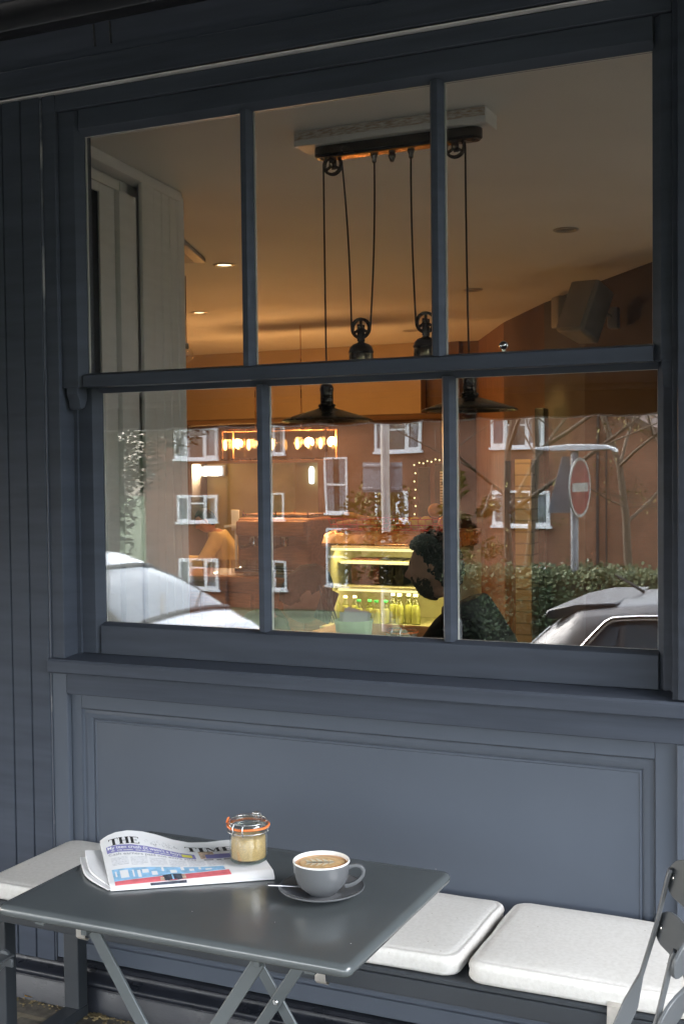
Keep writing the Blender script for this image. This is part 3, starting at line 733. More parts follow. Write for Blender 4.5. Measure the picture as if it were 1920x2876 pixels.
for (a0, a1, q0, q1) in ((.045, .055, .35, .8), (.075, .125, .2, .85), (.15, .16, .2, .8), (.18, .20, .1, .75), (.21, .25, .45, .8), (.265, .30, .15, .55), (.33, .345, .5, .95), (.38, .42, .2, .6), (.45, .47, .5, 1), (.50, .53, .3, .7), (.56, .575, .5, .9), (.60, .64, .3, .6)):
    wh += patch(a0, a1, lambda u: pb(u)+(pt(u)-pb(u))*q0, lambda u: pb(u)+(pt(u)-pb(u))*q1, 3, 2)
on_paper(wh, 'white_print', 'picture_lettering', .0007)
on_paper(patch(.03, .74, lambda u: .028+.025*u, lambda u: .095+.12*u, 30, 3), 'red_print', 'picture_band', .0005)
dk = []
for i in range(10):
    a0 = .325+.118*i/10; a1 = .325+.118*(i+1)/10; wv = .012*math.sin(PI*(i+.5)/10)
    dk += patch(a0, a1, lambda u: .030-wv+.03*u, lambda u: .112+wv+.10*u, 1, 3)
on_paper(dk, 'dark_print', 'picture_figure', .0008)
on_paper(patch(.378, .388, lambda u: .03+.03*u, lambda u: .11+.10*u, 2, 2), 'sky_print', 'picture_figure', .0011)
on_paper(patch(.305, .330, lambda u: .03+.03*u, lambda u: .075+.10*u, 3, 2)+patch(.44, .462, lambda u: .03+.03*u, lambda u: .09+.10*u, 3, 2), 'skin_print', 'picture_figure', .0009)
on_paper(patch(.24, .46, lambda u: .004, lambda u: .022+.01*u, 10, 1), 'dark_print', 'picture_strip', .0005)

# ================================================================= FOLDING BISTRO CHAIRS
M['chair'] = mat('chair_grey_powder_coat', (.105, .113, .122), .36, 0, .05, 6, .1, 600, (1, 1, 1), .0004, .45)
def make_chair(loc, rz, label):
    root = thing('folding_chair', (0, 0, 0), label, 'chair', 'folding bistro chairs at the table')
    # faces -X; feet on z = 0
    def arc(x_end, z, half, bow, tilt):
        out = []
        for i in range(29):
            t = math.sin((-1+2*i/28)*PI/2); out.append((x_end+.0045+bow*(1-t*t), half*t, z))
        return out
    for (xe, z, hh) in ((.222, .785, .031), (.203, .702, .028)):
        g = MB(); P_ = arc(xe, z, .187, .050, .2); N_ = len(P_)
        prev = None
        for i, p in enumerate(P_):            # a curved strip with rounded ends
            t = abs(math.sin((-1+2*i/(N_-1))*PI/2)); hz = hh*(math.sqrt(max(0, 1-((t-.80)/.2)**2)) if t > .80 else 1); hz = max(hz, .006)
            lean = .30
            q = [g.bm.verts.new((p[0]+lean*hz*s, p[1], p[2]+hz*s)) for s in (-1, -.33, .33, 1)]
            if prev:
                for a in range(3): g.bm.faces.new((prev[a], prev[a+1], q[a+1], q[a]))
            prev = q
        bmesh.ops.recalc_face_normals(g.bm, faces=g.bm.faces[:])
        bmesh.ops.solidify(g.bm, geom=g.bm.faces[:], thickness=.0055)
        g.build('back_slat', 'chair', root, 50, .0012)
        for s in (-1, 1): MB().sphere((xe+.0085, s*.166, z-.002), (.003, .0055, .0055), 12, 8).build('rivet', 'wire', root)
    for s in (-1, 1):
        y = s*.168
        g = MB(); w1, w2 = .0035, .0125     # flat bar, its face turned through a right angle half way down
        pts = [(.226, y, .797), (.222, y, .785), (.203, y, .70), (.180, y, .62), (.163, y, .57), (.110, y, .440), (-.225, y, .004)]
        prev = None
        for i, p in enumerate(pts):
            tw = [0, 0, 0, 0, 1, 1, 1][i]
            a, c = (w1, w2) if tw else (w2*.5, .0042)
            vs = []
            d = Vector((.09, 0, .25)).normalized(); nx = Vector((d.z, 0, -d.x))
            for (sx, sy) in ((-1, -1), (1, -1), (1, 1), (-1, 1)):
                if tw: vs.append(g.bm.verts.new(Vector(p)+nx*sx*w2+Vector((0, sy*w1, 0))))
                else: vs.append(g.bm.verts.new(Vector(p)+nx*sx*w1+Vector((0, sy*w2*.62, 0))))
            if prev:
                for q in range(4): g.bm.faces.new((prev[q], prev[(q+1) % 4], vs[(q+1) % 4], vs[q]))
            else: g.bm.faces.new(vs[::-1])
            prev = vs
        g.bm.faces.new(prev); bmesh.ops.recalc_face_normals(g.bm, faces=g.bm.faces[:])
        g.build('front_leg', 'chair', root, 40, .0015)
        g = MB()
        a = Vector((-.175, y*.90, .452)); c = Vector((.27, y*.90, .004)); g.bar(a, c, .007, .027, (0, 0, 1), .002)
        g.lathe([(0, -.0035), (.0135, -.0035), (.0135, .0035), (0, .0035)], (0, 0, 0), 20, Matrix.Translation(a) @ Matrix.Rotation(rad(90), 4, 'X'))
        g.build('rear_leg', 'chair', root, 40)
    for k in range(7):
        x0 = -.195+k*.054; g = MB(); g.box(x0, x0+.046, -.158, .158, .452+.004*math.sin(k), .458+.004*math.sin(k), .002, 2)
        g.build('seat_slat', 'chair', root, 40)
    for s in (-1, 1): MB().bar((-.20, s*.146, .444), (.19, s*.146, .444), .006, .018).build('seat_rail', 'chair', root, 40)
    MB().bar((-.165, -.16, .08), (-.165, .16, .08), .010, .010).build('stretcher', 'chair', root, 40); MB().bar((.22, -.15, .06), (.22, .15, .06), .010, .010).build('stretcher', 'chair', root, 40)
    root.location = loc; root.rotation_euler = (0, 0, rz)
    return root
chair = make_chair((-.505, -.86, GZ), rad(10), 'grey metal folding bistro chair with two curved back slats over the end cushion')
ch2 = dup(chair); _c = atz(18, 2680, GZ+.455); ch2.location = (_c.x-.175, _c.y-.155, GZ); ch2.rotation_euler = (0, 0, rad(180)); ch2['label'] = 'grey metal folding bistro chair at the end of the table nearest the newspaper'
# ================================================================= CAFE INTERIOR
ZC, ZF = 2.6, .10
M['ceil'] = mat('white_ceiling_paint', (.78, .77, .74), .8, 0, .04, 2)
M['white_wood'] = mat('white_painted_wood', (.78, .765, .75), .45, 0, .04, 5, .1, 60, (1, 1, 8), .0006)
M['raw_wood'] = mat('worn_raw_wood', (.50, .34, .22), .75, 0, .2, 22, .3, 80, (2, 9, 9), .002, .3, 0, (.78, .76, .72))
M['brown_wall'] = mat('brown_wall_paint', (.11, .066, .040), .75, 0, .15, 3, .1, 40)
M['dark_wall'] = mat('dark_brown_wall', (.045, .031, .024), .75, 0, .2, 3)
M['grey_pier'] = mat('grey_pier_paint', (.07, .07, .066), .7, 0, .1, 4)
M['wood_panel'] = mat('orange_wood_panel', (.22, .115, .055), .55, 0, .35, 9, .3, 40, (7, 7, .5), .002)
M['cream'] = mat('cream_wall', (.62, .48, .20), .8, 0, .06, 3)
M['floor'] = mat('pale_floor_boards', (.42, .36, .29), .45, 0, .3, 6, .1, 60, (8, 1, 1))
M['counter'] = mat('counter_wood', (.22, .10, .05), .45, 0, .3, 9, .2, 60, (1, 4, 8))
M['copper'] = mat('copper_sheet', (.62, .36, .21), .28, .9, .12, 9, .1, 30, (1, 1, 1), .002, .5, .08)
M['bronze'] = mat('aged_bronze', (.075, .065, .052), .24, .75, .35, 14, .15, 60, (1, 1, 1), .001, .5, .1)
M['bronze_hi'] = mat('polished_bronze', (.30, .25, .17), .22, .9, .2, 30)
M['brass_lamplit'] = mat('brass_lamp_reflection', (.85, .34, .05), .22, .9, .3, 30, .8, 60, (3, 1, 1), .004)  # brass; the warm lamps it reflects are put into its orange colour
M['cord'] = mat('black_flex', (.012, .012, .013), .6)
M['bulb_glass'] = glass('clear_bulb', (.95, .93, .88), .06)
M['filament'] = emit('filament_glow', (1, .50, .16), .9)
M['dl_on'] = emit('downlight_glow', (1, .72, .38), .4)
M['dl_off'] = mat('downlight_lens', (.25, .24, .23), .3)
M['ring'] = mat('downlight_ring', (.48, .46, .43), .4, .3)
M['tube'] = emit('strip_light_glow', (.92, 1, .98), .15)
M['led'] = emit('led_strip', (1, .82, .36), .14)
M['fairy'] = emit('fairy_bulb', (1, .82, .35), .25)
M['dark_pane'] = mat('dark_lobby_pane', (.012, .013, .014), .5, 0, .1, 4, 0, 1, (1, 1, 1), .001, .05)  # opaque; the unlit lobby behind is put into the pane's colour
M['beige'] = mat('beige_blind', (.22, .19, .145), .8)
M['vent'] = mat('grey_ceiling_panel', (.33, .33, .34), .5)
M['speaker'] = mat('light_grey_plastic', (.30, .295, .28), .5)
M['chalk'] = mat('chalkboard', (.02, .023, .02), .85)
M['chalkline'] = mat('chalk', (.5, .5, .44), .95)
M['orange'] = mat('orange_peel', (.85, .36, .03), .45, 0, .1, 40, .4, 300)
M['lemon'] = mat('lemon_peel', (.85, .58, .06), .45, 0, .1, 40, .4, 300)
M['bread'] = mat('bread_crust', (.50, .22, .07), .75, 0, .35, 26, .5, 90)
M['redwire'] = mat('red_wire', (.75, .04, .05), .35)
M['bottle'] = glass('bottle_glass', (.80, .86, .62), .07)
M['juice'] = mat('yellow_drink', (.55, .50, .26), .35, 0, .15, 30)
M['capw'] = mat('white_cap', (.75, .75, .72), .4)
M['capg'] = mat('green_cap', (.05, .45, .14), .4)
M['fridge'] = mat('fridge_interior', (.50, .48, .28), .45, 0, .1, 9)
M['packs'] = mat('dark_red_packs', (.14, .035, .03), .5, 0, .4, 60)
M['darkpack'] = mat('dark_packs', (.03, .03, .032), .4, 0, .4, 60)
M['enamel'] = mat('pale_green_enamel', (.42, .58, .38), .3, 0, .05, 9)
M['napkin'] = mat('paper_napkin', (.48, .46, .50), .9)
M['skin'] = mat('skin', (.42, .22, .14), .55, 0, .12, 30)
M['skin2'] = mat('fair_skin', (.50, .25, .16), .55, 0, .1, 30)
M['hair'] = mat('dark_curly_hair', (.012, .009, .007), .65, 0, .4, 60, .8, 140, (1, 1, 1), .004)
M['jacket'] = mat('black_jacket', (.014, .014, .016), .85, 0, .3, 20, .3, 200)
M['brown_coat'] = mat('dark_brown_coat', (.045, .02, .015), .85, 0, .3, 20, .3, 200)
M['shirt'] = mat('yellow_shirt', (.74, .64, .34), .8, 0, .1, 12, .4, 40)
M['stripe'] = mat('white_striped_cloth', (.65, .64, .65), .9)
M['trouser'] = mat('dark_trousers', (.03, .03, .035), .9)
M['pier_brick'] = brick('white_brick_yellow_lit', (.72, .52, .26), (.68, .48, .24), (.42, .30, .14), .22, .075, .006)  # white brick with the lamp's warm yellow put into its colour
def st(b, name, m, kind='structure'): return b.build(name, m, None, 30, 0, kind)

st(MB().box(-9, 6.5, .12, 11, ZC, ZC+.08), 'ceiling', 'ceil')
st(MB().box(-9, 6.5, .24, 11, ZF-.06, ZF), 'floor', 'floor')
# left side wall with its window; runs back from the front at a slight angle
A = atz(251, 410, ZC); Bc = atz(510, 545, ZC)
A = Vector((A.x, A.y, 0)); Bc = Vector((Bc.x, Bc.y, 0)); wd = (Bc-A).normalized(); wn = Vector((wd.y, -wd.x, 0))
if wn.x < 0: wn = -wn
def onleft(px, py):
    r = ray(px, py); t = ((A-CAM).dot(wn))/(r.dot(wn)); p = CAM+r*t; return (p-A).dot(wd), p.z
WL = (Bc-A).length
Mx = Matrix((wd, -wn, Vector((0, 0, 1)))).transposed().to_4x4(); Mx.translation = A      # local: x along the wall, y into the wall, z up
s_fr0 = onleft(296, 700)[0]; s_fr1 = onleft(337, 700)[0]; s_fr2 = onleft(386, 700)[0]; s_ar = onleft(424, 700)[0]
zt1 = onleft(300, 540)[1]; zt0 = onleft(335, 525)[1]
b = MB()
b.box(s_ar, WL, 0, .12, ZF, ZC-.001, mtx=Mx); b.box(-.62, s_fr2, 0.05, .12, ZC-.30, ZC-.001, mtx=Mx); b.box(-.62, s_fr2+.02, .05, .12, ZF, .62, mtx=Mx); b.box(s_fr2-.002, s_ar, .05, .12, ZF, ZC-.001, mtx=Mx)
st(b, 'left_wall', 'white_wood')
b = MB()
g0 = s_ar+.002; gw = (WL-g0)/4.02
for k in range(4):
    x0 = g0+k*gw; b.prism([(x0+.001, -.001), (x0+.001, -.006), (x0+.006, -.012), (x0+gw-.008, -.012), (x0+gw-.004, -.008), (x0+gw-.001, -.001)], 'xy', ZF, ZC-.02, mtx=Mx)
b.box(s_ar-.10, s_ar, -.016, .0, ZF, ZC-.02, .004, 2, mtx=Mx)
b.box(-.62, WL-.03, -.02, 0.05, ZC-.045, ZC-.001, .012, 2, mtx=Mx)
tag(b.build('wall_boarding', 'white_wood', None, 30), None, None, None, 'structure')
sw = thing('side_window', Mx @ Vector((s_fr1*.5, 0, .62)), 'white framed side window inside the cafe with dark panes beside white boarding', 'window')
b = MB()
zb = .64
b.box(s_fr1+.004, s_fr2-.002, .0, .05, zb, ZC-.10, .004, 2, mtx=Mx)
b.box(-.62, s_fr1+.002, .0, .05, zt0+.012, ZC-.10, .004, 2, mtx=Mx)
b.box(s_fr0, s_fr1, .018, .028, zb, zt0, .003, 2, mtx=Mx)
b.box(-.62, s_fr0-.001, .018, .028, zt1, zt0, .003, 2, mtx=Mx)
zl = onleft(297, 1145)[1]; zl2 = onleft(300, 1050)[1]
b.box(-.62, s_fr1, .014, .0275, zl+.001, zl+.085, .004, 2, mtx=Mx)
b.build('frame', 'white_wood', sw, 30)
MB().box(-.62, s_fr0+.02, .0285, .036, zb, zt1+.02, mtx=Mx).build('pane', 'dark_pane', sw, 0)
zz = onleft(280, 583)[1]; MB().box(-.62, onleft(276, 700)[0], .0255, .028, onleft(265, 850)[1], zz, mtx=Mx).build('blind', 'beige', sw, 0)
# rest of the room
b = MB(); b.box(-9, Bc.x-.06, Bc.y-.2, Bc.y-.1, ZF, ZC-.001); b.box(-8.0, -7.9, Bc.y+.1, 10.9, ZF, ZC-.001)
st(b, 'far_left_wall', 'brown_wall')
# bulkhead and lowered ceiling at the back
zb = at(640, 1177, 7.2).z; xe = at(1181, 1110, 7.2).x; xe2 = at(1237, 1110, 7.2).x
st(MB().box(-7.9, xe, 7.2, 7.5, zb, ZC-.001), 'bulkhead', mat('bulkhead_paint', (.36, .27, .17), .75, 0, .06, 3))
st(MB().box(xe+.001, xe2+1.2, 7.32, 7.5, zb, ZC-.001), 'bulkhead', 'brown_wall')
zlow = zb+.01
st(MB().box(-7.9, xe2+.6, 7.501, 10.9, zlow, zlow+.1), 'low_ceiling', mat('warm_low_ceiling', (.62, .42, .24), .7, 0, .05, 3))
# right hand walls step away diagonally
def cz_(px, py): p = atz(px, py, ZC); return Vector((p.x, p.y, 0))
pl = [cz_(1990, 675), cz_(1640, 806), cz_(1527, 850), cz_(1413, 905), cz_(1321, 972), Vector((xe2+.05, 7.3, 0)), Vector((xe2+.5, 8.6, 0))]
def wall_run(p, q, z0, z1, m, name, th=.1):
    d = (q-p).normalized(); n_ = Vector((-d.y, d.x, 0))
    if n_.x < 0: n_ = -n_
    b = MB(); b.prism([(p.x, p.y), (q.x, q.y), (q.x+n_.x*th, q.y+n_.y*th), (p.x+n_.x*th, p.y+n_.y*th)], 'xy', z0, z1); return st(b, name, m)
wall_run(Vector((2.84, 2.95, 0)), pl[0], ZF, ZC-.001, 'white_wood', 'right_wall')  # unseen stretch, made white to bounce daylight inward
wall_run(pl[0], pl[1], ZF, ZC-.001, 'dark_wall', 'right_wall')
wall_run(pl[1], pl[2], ZF, ZC-.001, 'grey_pier', 'right_wall_pier')
wall_run(pl[2], pl[3], 1.55, ZC-.001, 'brown_wall', 'right_wall')
wall_run(pl[2]+Vector((.12, .05, 0)), pl[3]+Vector((.05, .02, 0)), ZF, 1.549, 'brown_wall', 'right_wall')
wall_run(pl[3], pl[4], ZF, ZC-.001, 'wood_panel', 'right_wall'); wall_run(pl[4], pl[5], ZF, ZC-.001, 'wood_panel', 'right_wall'); wall_run(pl[5], pl[6], ZF, ZC-.001, 'brown_wall', 'right_wall')
# white brick pier catching the spotlight
pa, pb = at(1446, 1500, 5.0), at(1491, 1500, 5.0)
st(MB().box(pa.x, pb.x, 5.0, 5.32, ZF, at(1470, 1290, 5.0).z), 'brick_pier', 'pier_brick')
# back wall with the opening to the kitchen
o0, o1 = at(524, 1400, 8.6), at(893, 1400, 8.6); oz = at(640, 1302, 8.6).z
b = MB(); b.box(-7.9, o0.x, 8.6, 8.72, ZF, zlow-.001); b.box(o0.x, o1.x, 8.6, 8.72, oz, zlow-.001); b.box(o1.x, xe2+.6, 8.6, 8.72, ZF, zlow-.001)
st(b, 'back_wall', 'brown_wall')
b = MB(); b.box(-7.9, 0, 10.6, 10.7, ZF, zlow-.001); b.box(at(862, 1400, 9.8).x, at(862, 1400, 9.8).x+.35, 9.5, 10.599, ZF, zlow-.001)
st(b, 'kitchen_wall', 'cream')
kd = at(825, 1400, 10.55); b = MB(); b.box(kd.x-.35, kd.x+.30, 10.54, 10.595, ZF, zlow-.25, .006, 1); b.box(kd.x-.42, kd.x-.352, 10.53, 10.597, ZF, zlow-.18)
tag(b.build('kitchen_door', mat('cream_door', (.66, .58, .34), .6), None), 'cream door in the kitchen wall beyond the servery opening', 'door')

# ---- lamps --------------------------------------------------------------------------------
def downlight(px, py, on, label):
    p = atz(px, py, ZC); root = thing('ceiling_downlight', (p.x, p.y, ZC), label, 'downlight', 'recessed downlights in the cafe ceiling')
    b = MB(); b.lathe([(.058, -.0005), (.060, -.004), (.052, -.008), (.044, -.006), (.040, -.001)], (p.x, p.y, ZC), 36); b.build('ring', 'ring', root, 50)
    b = MB(); b.lathe([(.041, -.0012), (.02, -.0030), (0, -.0034)], (p.x, p.y, ZC), 30); b.build('lamp', 'dl_on' if on else 'dl_off', root, 50)
    return p
def lamp(kind, name, loc, power, col, size=.05, rot=None, spot=None):
    l = bpy.data.lights.new(name, kind); l.energy = power; l.color = col
    if kind == 'AREA': l.shape = 'RECTANGLE'; l.size, l.size_y = size
    else: l.shadow_soft_size = size
    if spot: l.spot_size = rad(spot); l.spot_blend = .6
    o = bpy.data.objects.new(name, l); C.objects.link(o); o.location = loc
    if rot: o.rotation_euler = rot
    return o
WARM = (1, .47, .15)
for (px, py, lab) in ((630, 743, 'lit recessed downlight nearest the window above the white boarding'), (560, 877, 'lit recessed downlight farther back beside the end of the white boarding')):
    p = downlight(px, py, True, lab); lamp('SPOT', 'downlight_beam', (p.x, p.y, ZC-.02), 7, (1, .66, .34), .03, (0, 0, 0), 110)
downlight(1588, 644, False, 'unlit recessed downlight in the upper right pane'); downlight(1328, 813, False, 'unlit recessed downlight crossed by the right lamp cord'); downlight(1151, 928, False, 'unlit recessed downlight beside the right counterweight pulley')
# ceiling panel
v = [atz(510, 645, ZC), atz(592, 689, ZC), atz(510, 699, ZC)]
c0 = (v[0]+v[2])/2; b = MB(); m_ = Matrix.Translation((v[1].x-.36, v[1].y-.06, 0)) @ Matrix.Rotation(rad(20), 4, 'Z')
b.box(-.27, .27, -.27, .27, ZC-.028, ZC-.0005, .01, 2, mtx=m_); b.box(-.22, .22, -.22, .22, ZC-.034, ZC-.0285, .003, 1, mtx=m_)
tag(b.build('ceiling_panel', 'vent', None), 'square grey panel on the ceiling cut off by the white boarding', 'ceiling panel')
# small glass pendant half hidden by the boarding
p = at(524, 990, 3.2); gp = thing('globe_pendant', (p.x, p.y, ZC), 'small glass globe pendant half hidden behind the white boarding', 'pendant lamp')
b = MB(); b.tube([(p.x, p.y, ZC), (p.x, p.y, p.z+.05)], .003, 6); b.lathe([(.012, .05), (.014, .03), (.012, .02)], (p.x, p.y, p.z), 16); b.build('cord', 'cord', gp)
b = MB(); b.sphere((p.x, p.y, p.z-.01), .04, 24, 16); b.build('globe', 'bulb_glass', gp, 60)

# ---- rise-and-fall pendant on its timber block -----------------------------------------------
bl, br_ = atz(824, 371, ZC), atz(1360, 292, ZC); PY = bl.y+.055
blk = thing('pulley_pendant_lamp', ((bl.x+br_.x)/2, PY, ZC), 'aged bronze rise and fall pendant lamp with pulleys and two wide shades', 'pendant lamp')
b = MB(); b.box(bl.x, br_.x, bl.y, bl.y+.112, ZC-.048, ZC-.001, .002, 1); b.build('mounting_block', 'white_wood', blk, 30)
b = MB(); b.box(bl.x+.004, br_.x-.003, bl.y-.0014, bl.y-.0002, ZC-.030, ZC-.003); b.build('bare_wood_edge', 'raw_wood', blk, 0)
zr = ZC-.049; x0, x1 = bl.x+.052, br_.x-.030; yc = PY+.002
def stadium(x0, x1, yc, r, n=14):
    return [(x1-r+r*math.cos(rad(-90+180*i/n)), yc+r*math.sin(rad(-90+180*i/n))) for i in range(n+1)]+[(x0+r+r*math.cos(rad(90+180*i/n)), yc+r*math.sin(rad(90+180*i/n))) for i in range(n+1)]
b = MB(); b.prism(stadium(x0, x1, yc, .034), 'xy', zr-.030, zr); b.prism(stadium(x0+.006, x1-.006, yc, .029), 'xy', zr-.036, zr-.0302)
for xx in (x0+.025, x1-.025): b.sphere((xx, yc-.006, zr-.0375), (.006, .006, .004), 12, 8)
b.build('ceiling_rail', 'bronze', blk, 40, .003)
b = MB(); b.prism(stadium(x0+.06, x1-.10, yc-.004, .020), 'xy', zr-.0395, zr-.0365); b.build('reflecting_underside', 'brass_lamplit', blk, 30)
def pulley(xc, yc, zc, R_, up, ang=0):
    """a spoked wheel in a stirrup"""
    b = MB(); m_ = Matrix.Translation((xc, yc, zc)) @ Matrix.Rotation(ang, 4, 'Z') @ Matrix.Rotation(rad(90), 4, 'X')
    b.lathe([(R_*.76, -.006), (R_*.98, -.0075), (R_*1.02, -.006), (R_*.90, -.001), (R_*.90, .001), (R_*1.02, .006), (R_*.98, .0075), (R_*.76, .006), (R_*.74, 0), (R_*.76, -.006)], (0, 0, 0), 40, m_)
    b.lathe([(0, -.0075), (R_*.26, -.0075), (R_*.30, 0), (R_*.26, .0075), (0, .0075)], (0, 0, 0), 24, m_)
    for k in range(3):
        a = 2*PI*k/3+rad(90); b.box(R_*.2, R_*.8, -R_*.13, R_*.13, -.003, .003, .001, 1, m_ @ Matrix.Rotation(a, 4, 'Z'))
    w = b.build('pulley_wheel', 'bronze', blk, 40)
    b = MB(); s = 1 if up else -1; d = Vector((math.sin(ang)*-.011, math.cos(ang)*.011, 0))
    for q in (-1, 1):
        b.box(-.0085, .0085, -.0012, .0012, -.012 if up else -R_*1.28, R_*1.22 if up else .012, .002, 2, Matrix.Translation(Vector((xc, yc, zc))+d*q) @ Matrix.Rotation(ang, 4, 'Z'))
    b.build('stirrup', 'bronze', blk, 40)
    b = MB(); b.sphere(Vector((xc, yc, zc))-d*1.25, (.0065, .0045, .0065), 14, 10); b.build('axle_nut', 'bronze_hi', blk)
pu = [at(934, 464, yc), at(1277, 414, yc)]
RW = .0335
for p in pu: pulley(p.x, yc, p.z, RW, True)
zl_ = [at(1013, 922, yc), at(1195, 905, yc)]
for p in zl_: pulley(p.x, yc, p.z, RW, False)
for p, hid in zip(zl_, (0, 1)):                              # counterweights under the lower wheels
    b = MB(); zc = p.z-RW*1.28
    b.lathe([(0, .002), (.010, .0), (.012, -.004), (.028, -.010), (.037, -.020), (.0395, -.030), (.0415, -.032), (.0415, -.035), (.0385, -.038), (.0385, -.066), (.036, -.078), (.02, -.086), (0, -.088)], (p.x, yc, zc), 40)
    b.build('counterweight', 'bronze', blk, 50)
    b = MB(); b.lathe([(.0388, -.040), (.0395, -.044), (.0395, -.060), (.0388, -.064)], (p.x, yc, zc), 40); b.build('counterweight_band', 'bronze_hi', blk, 50)
ct = [at(1050, 408, yc), at(1153, 396, yc)]                  # cord grips on the rail
b = MB()
for p in ct: b.lathe([(.0, .0), (.011, 0), (.0125, -.006), (.009, -.018), (.0075, -.020), (.0075, -.030), (.004, -.034), (0, -.034)], (p.x, yc, zr-.034), 24)
b.build('cord_grip', 'bronze', blk, 50)
pm = at(1100, 410, yc); b = MB(); b.lathe([(0, 0), (.011, 0), (.0115, -.008), (.009, -.010), (.0125, -.013), (.0125, -.020), (.009, -.028), (.006, -.036), (0, -.038)], (pm.x, yc, zr-.034), 24); b.build('centre_finial', 'bronze', blk, 50)
b = MB()
sh = [at(918, 1172, yc), at(1318, 1142, yc)]
def cord(pts):
    if len(pts) == 3: p0, p1, p2 = [Vector(p) for p in pts]; pts = [p0*(1-t)**2+p1*2*t*(1-t)+p2*t*t for t in [i/14 for i in range(15)]]
    b.tube(pts, .0030, 8)
for i, (P_, Lw, g, S_) in enumerate(zip(pu, zl_, ct, sh)):
    out = -1 if i == 0 else 1
    zs = S_.z+.10
    cord([(P_.x+out*RW, yc, P_.z), (P_.x+out*RW+.0005, yc, (P_.z+zs)/2), (S_.x, yc, zs)])                     # to the shade
    cord([(P_.x-out*RW, yc, P_.z), (P_.x-out*RW+(Lw.x-out*-.0-P_.x)*.25-out*.002, yc, P_.z-.25), (Lw.x+out*RW, yc, Lw.z)])
    cord([(g.x, yc, zr-.06), (g.x-out*.003, yc, (zr+Lw.z)/2), (Lw.x-out*RW, yc, Lw.z)])
    for (pc, up_) in ((P_, 1), (Lw, -1)):
        cord([(pc.x+RW*math.cos(a), yc, pc.z+up_*RW*math.sin(a)) for a in [PI*k/12 for k in range(13)]])
b.build('cord', 'cord', blk, 60)
for S_ in sh:
    b = MB(); R_ = .151; k = R_/.128
    pro = [(.0, .110), (.011, .110), (.016, .106), (.0185, .100), (.0195, .094), (.0195, .088), (.0180, .086), (.0180, .066), (.0195, .064), (.0180, .062), (.0180, .046), (.0195, .044), (.024, .042), (.025, .036), (.021, .033), (.028, .028), (.060, .017), (.100, .003), (.120, -.005), (.1275, -.010), (.1285, -.013), (.1265, -.0125), (.119, -.0075), (.098, .0005), (.058, .0145), (.026, .024), (.0, .026)]
    b.lathe([(r*k, z) for r, z in pro], (S_.x, yc, S_.z), 56); s_ = b.build('lamp_shade', 'bronze', blk, 50)
    b = MB(); b.lathe([(0, .024), (.013, .023), (.0135, -.004), (.010, -.008), (0, -.008)], (S_.x, yc, S_.z), 24); b.build('lamp_holder', 'black', s_, 50)
    b = MB(); b.lathe([(.011, -.004), (.016, -.014), (.024, -.026), (.0265, -.036), (.022, -.047), (.010, -.054), (0, -.056)], (S_.x, yc, S_.z+.012), 24); b.build('bulb', 'bulb_glass', s_, 60)

# ---- copper framed bar lamp over the counter --------------------------------------------------
LY = 5.6
l0, l1 = at(640, 1250, LY), at(930, 1236, LY); zt, zb2 = at(780, 1208, LY).z, at(780, 1290, LY).z
cl = thing('copper_bar_lamp', ((l0.x+l1.x)/2, LY, ZC), 'long copper framed bar lamp with a row of glowing bulbs over the counter', 'pendant lamp')
b = MB()
for yy in (LY-.09, LY+.09):
    for z in (zt, zb2): b.box(l0.x, l1.x, yy-.006, yy+.006, z-.006, z+.006)
    for x in (l0.x, l1.x): b.box(x-.006, x+.006, yy-.006, yy+.006, zb2, zt)
for x in (l0.x, l1.x):
    for z in (zt, zb2): b.box(x-.006, x+.006, LY-.09, LY+.09, z-.006, z+.006)
b.box(l0.x, l1.x, LY-.045, LY+.045, zt-.006, zt+.012)
for x in (l0.x+.25, l1.x-.25): b.tube([(x, LY, zt), (x, LY, ZC)], .004, 6)
b.build('frame', 'copper', cl, 30)
b = MB(); b.box(l0.x+.01, l1.x-.01, LY-.0935, LY-.0915, zb2+.008, zt-.008); b.box(l0.x+.01, l1.x-.01, LY+.0915, LY+.0935, zb2+.008, zt-.008); b.build('glass_panel', 'bulb_glass', cl, 0)
bx = [at(px, 1245, LY).x for px in (636, 665, 702, 768, 838, 862, 903)]
for i, x in enumerate(bx):
    b = MB(); zc = (zt+zb2)/2-.01; sc_ = .85 if i in (1, 5) else 1.15
    b.lathe([(0, .05*sc_), (.006, .045*sc_), (.012*sc_, .02*sc_), (.0135*sc_, 0), (.009*sc_, -.018*sc_), (0, -.026*sc_)], (x, LY+(.02 if i in (1, 5) else -.02), zc), 16); b.build('bulb', 'filament', cl, 60)
for x in (bx[0], bx[2], bx[4], bx[6]): lamp('POINT', 'bar_lamp_light', (x, LY, (zt+zb2)/2+.02), 1.9, WARM, .04)

# ---- servery -----------------------------------------------------------------------------------
cx0, cx1 = at(520, 1640, 5.2).x, at(905, 1640, 5.2).x; czt = at(700, 1622, 5.2).z
ctr = thing('service_counter', ((cx0+cx1)/2, 5.4, ZF), 'brown timber service counter below the copper bar lamp', 'counter')
b = MB(); b.box(cx0-.4, cx1, 5.2, 5.9, czt-.04, czt, .006, 2); b.build('worktop', 'counter', ctr)
b = MB(); b.box(cx0-.38, cx1-.02, 5.25, 5.85, ZF, czt-.0405)
for k in range(9): b.box(cx0-.3+k*.22, cx0-.3+k*.22+.19, 5.235, 5.2495, ZF+.12, czt-.12, .004, 1)
b.build('front_panel', 'counter', ctr, 30)
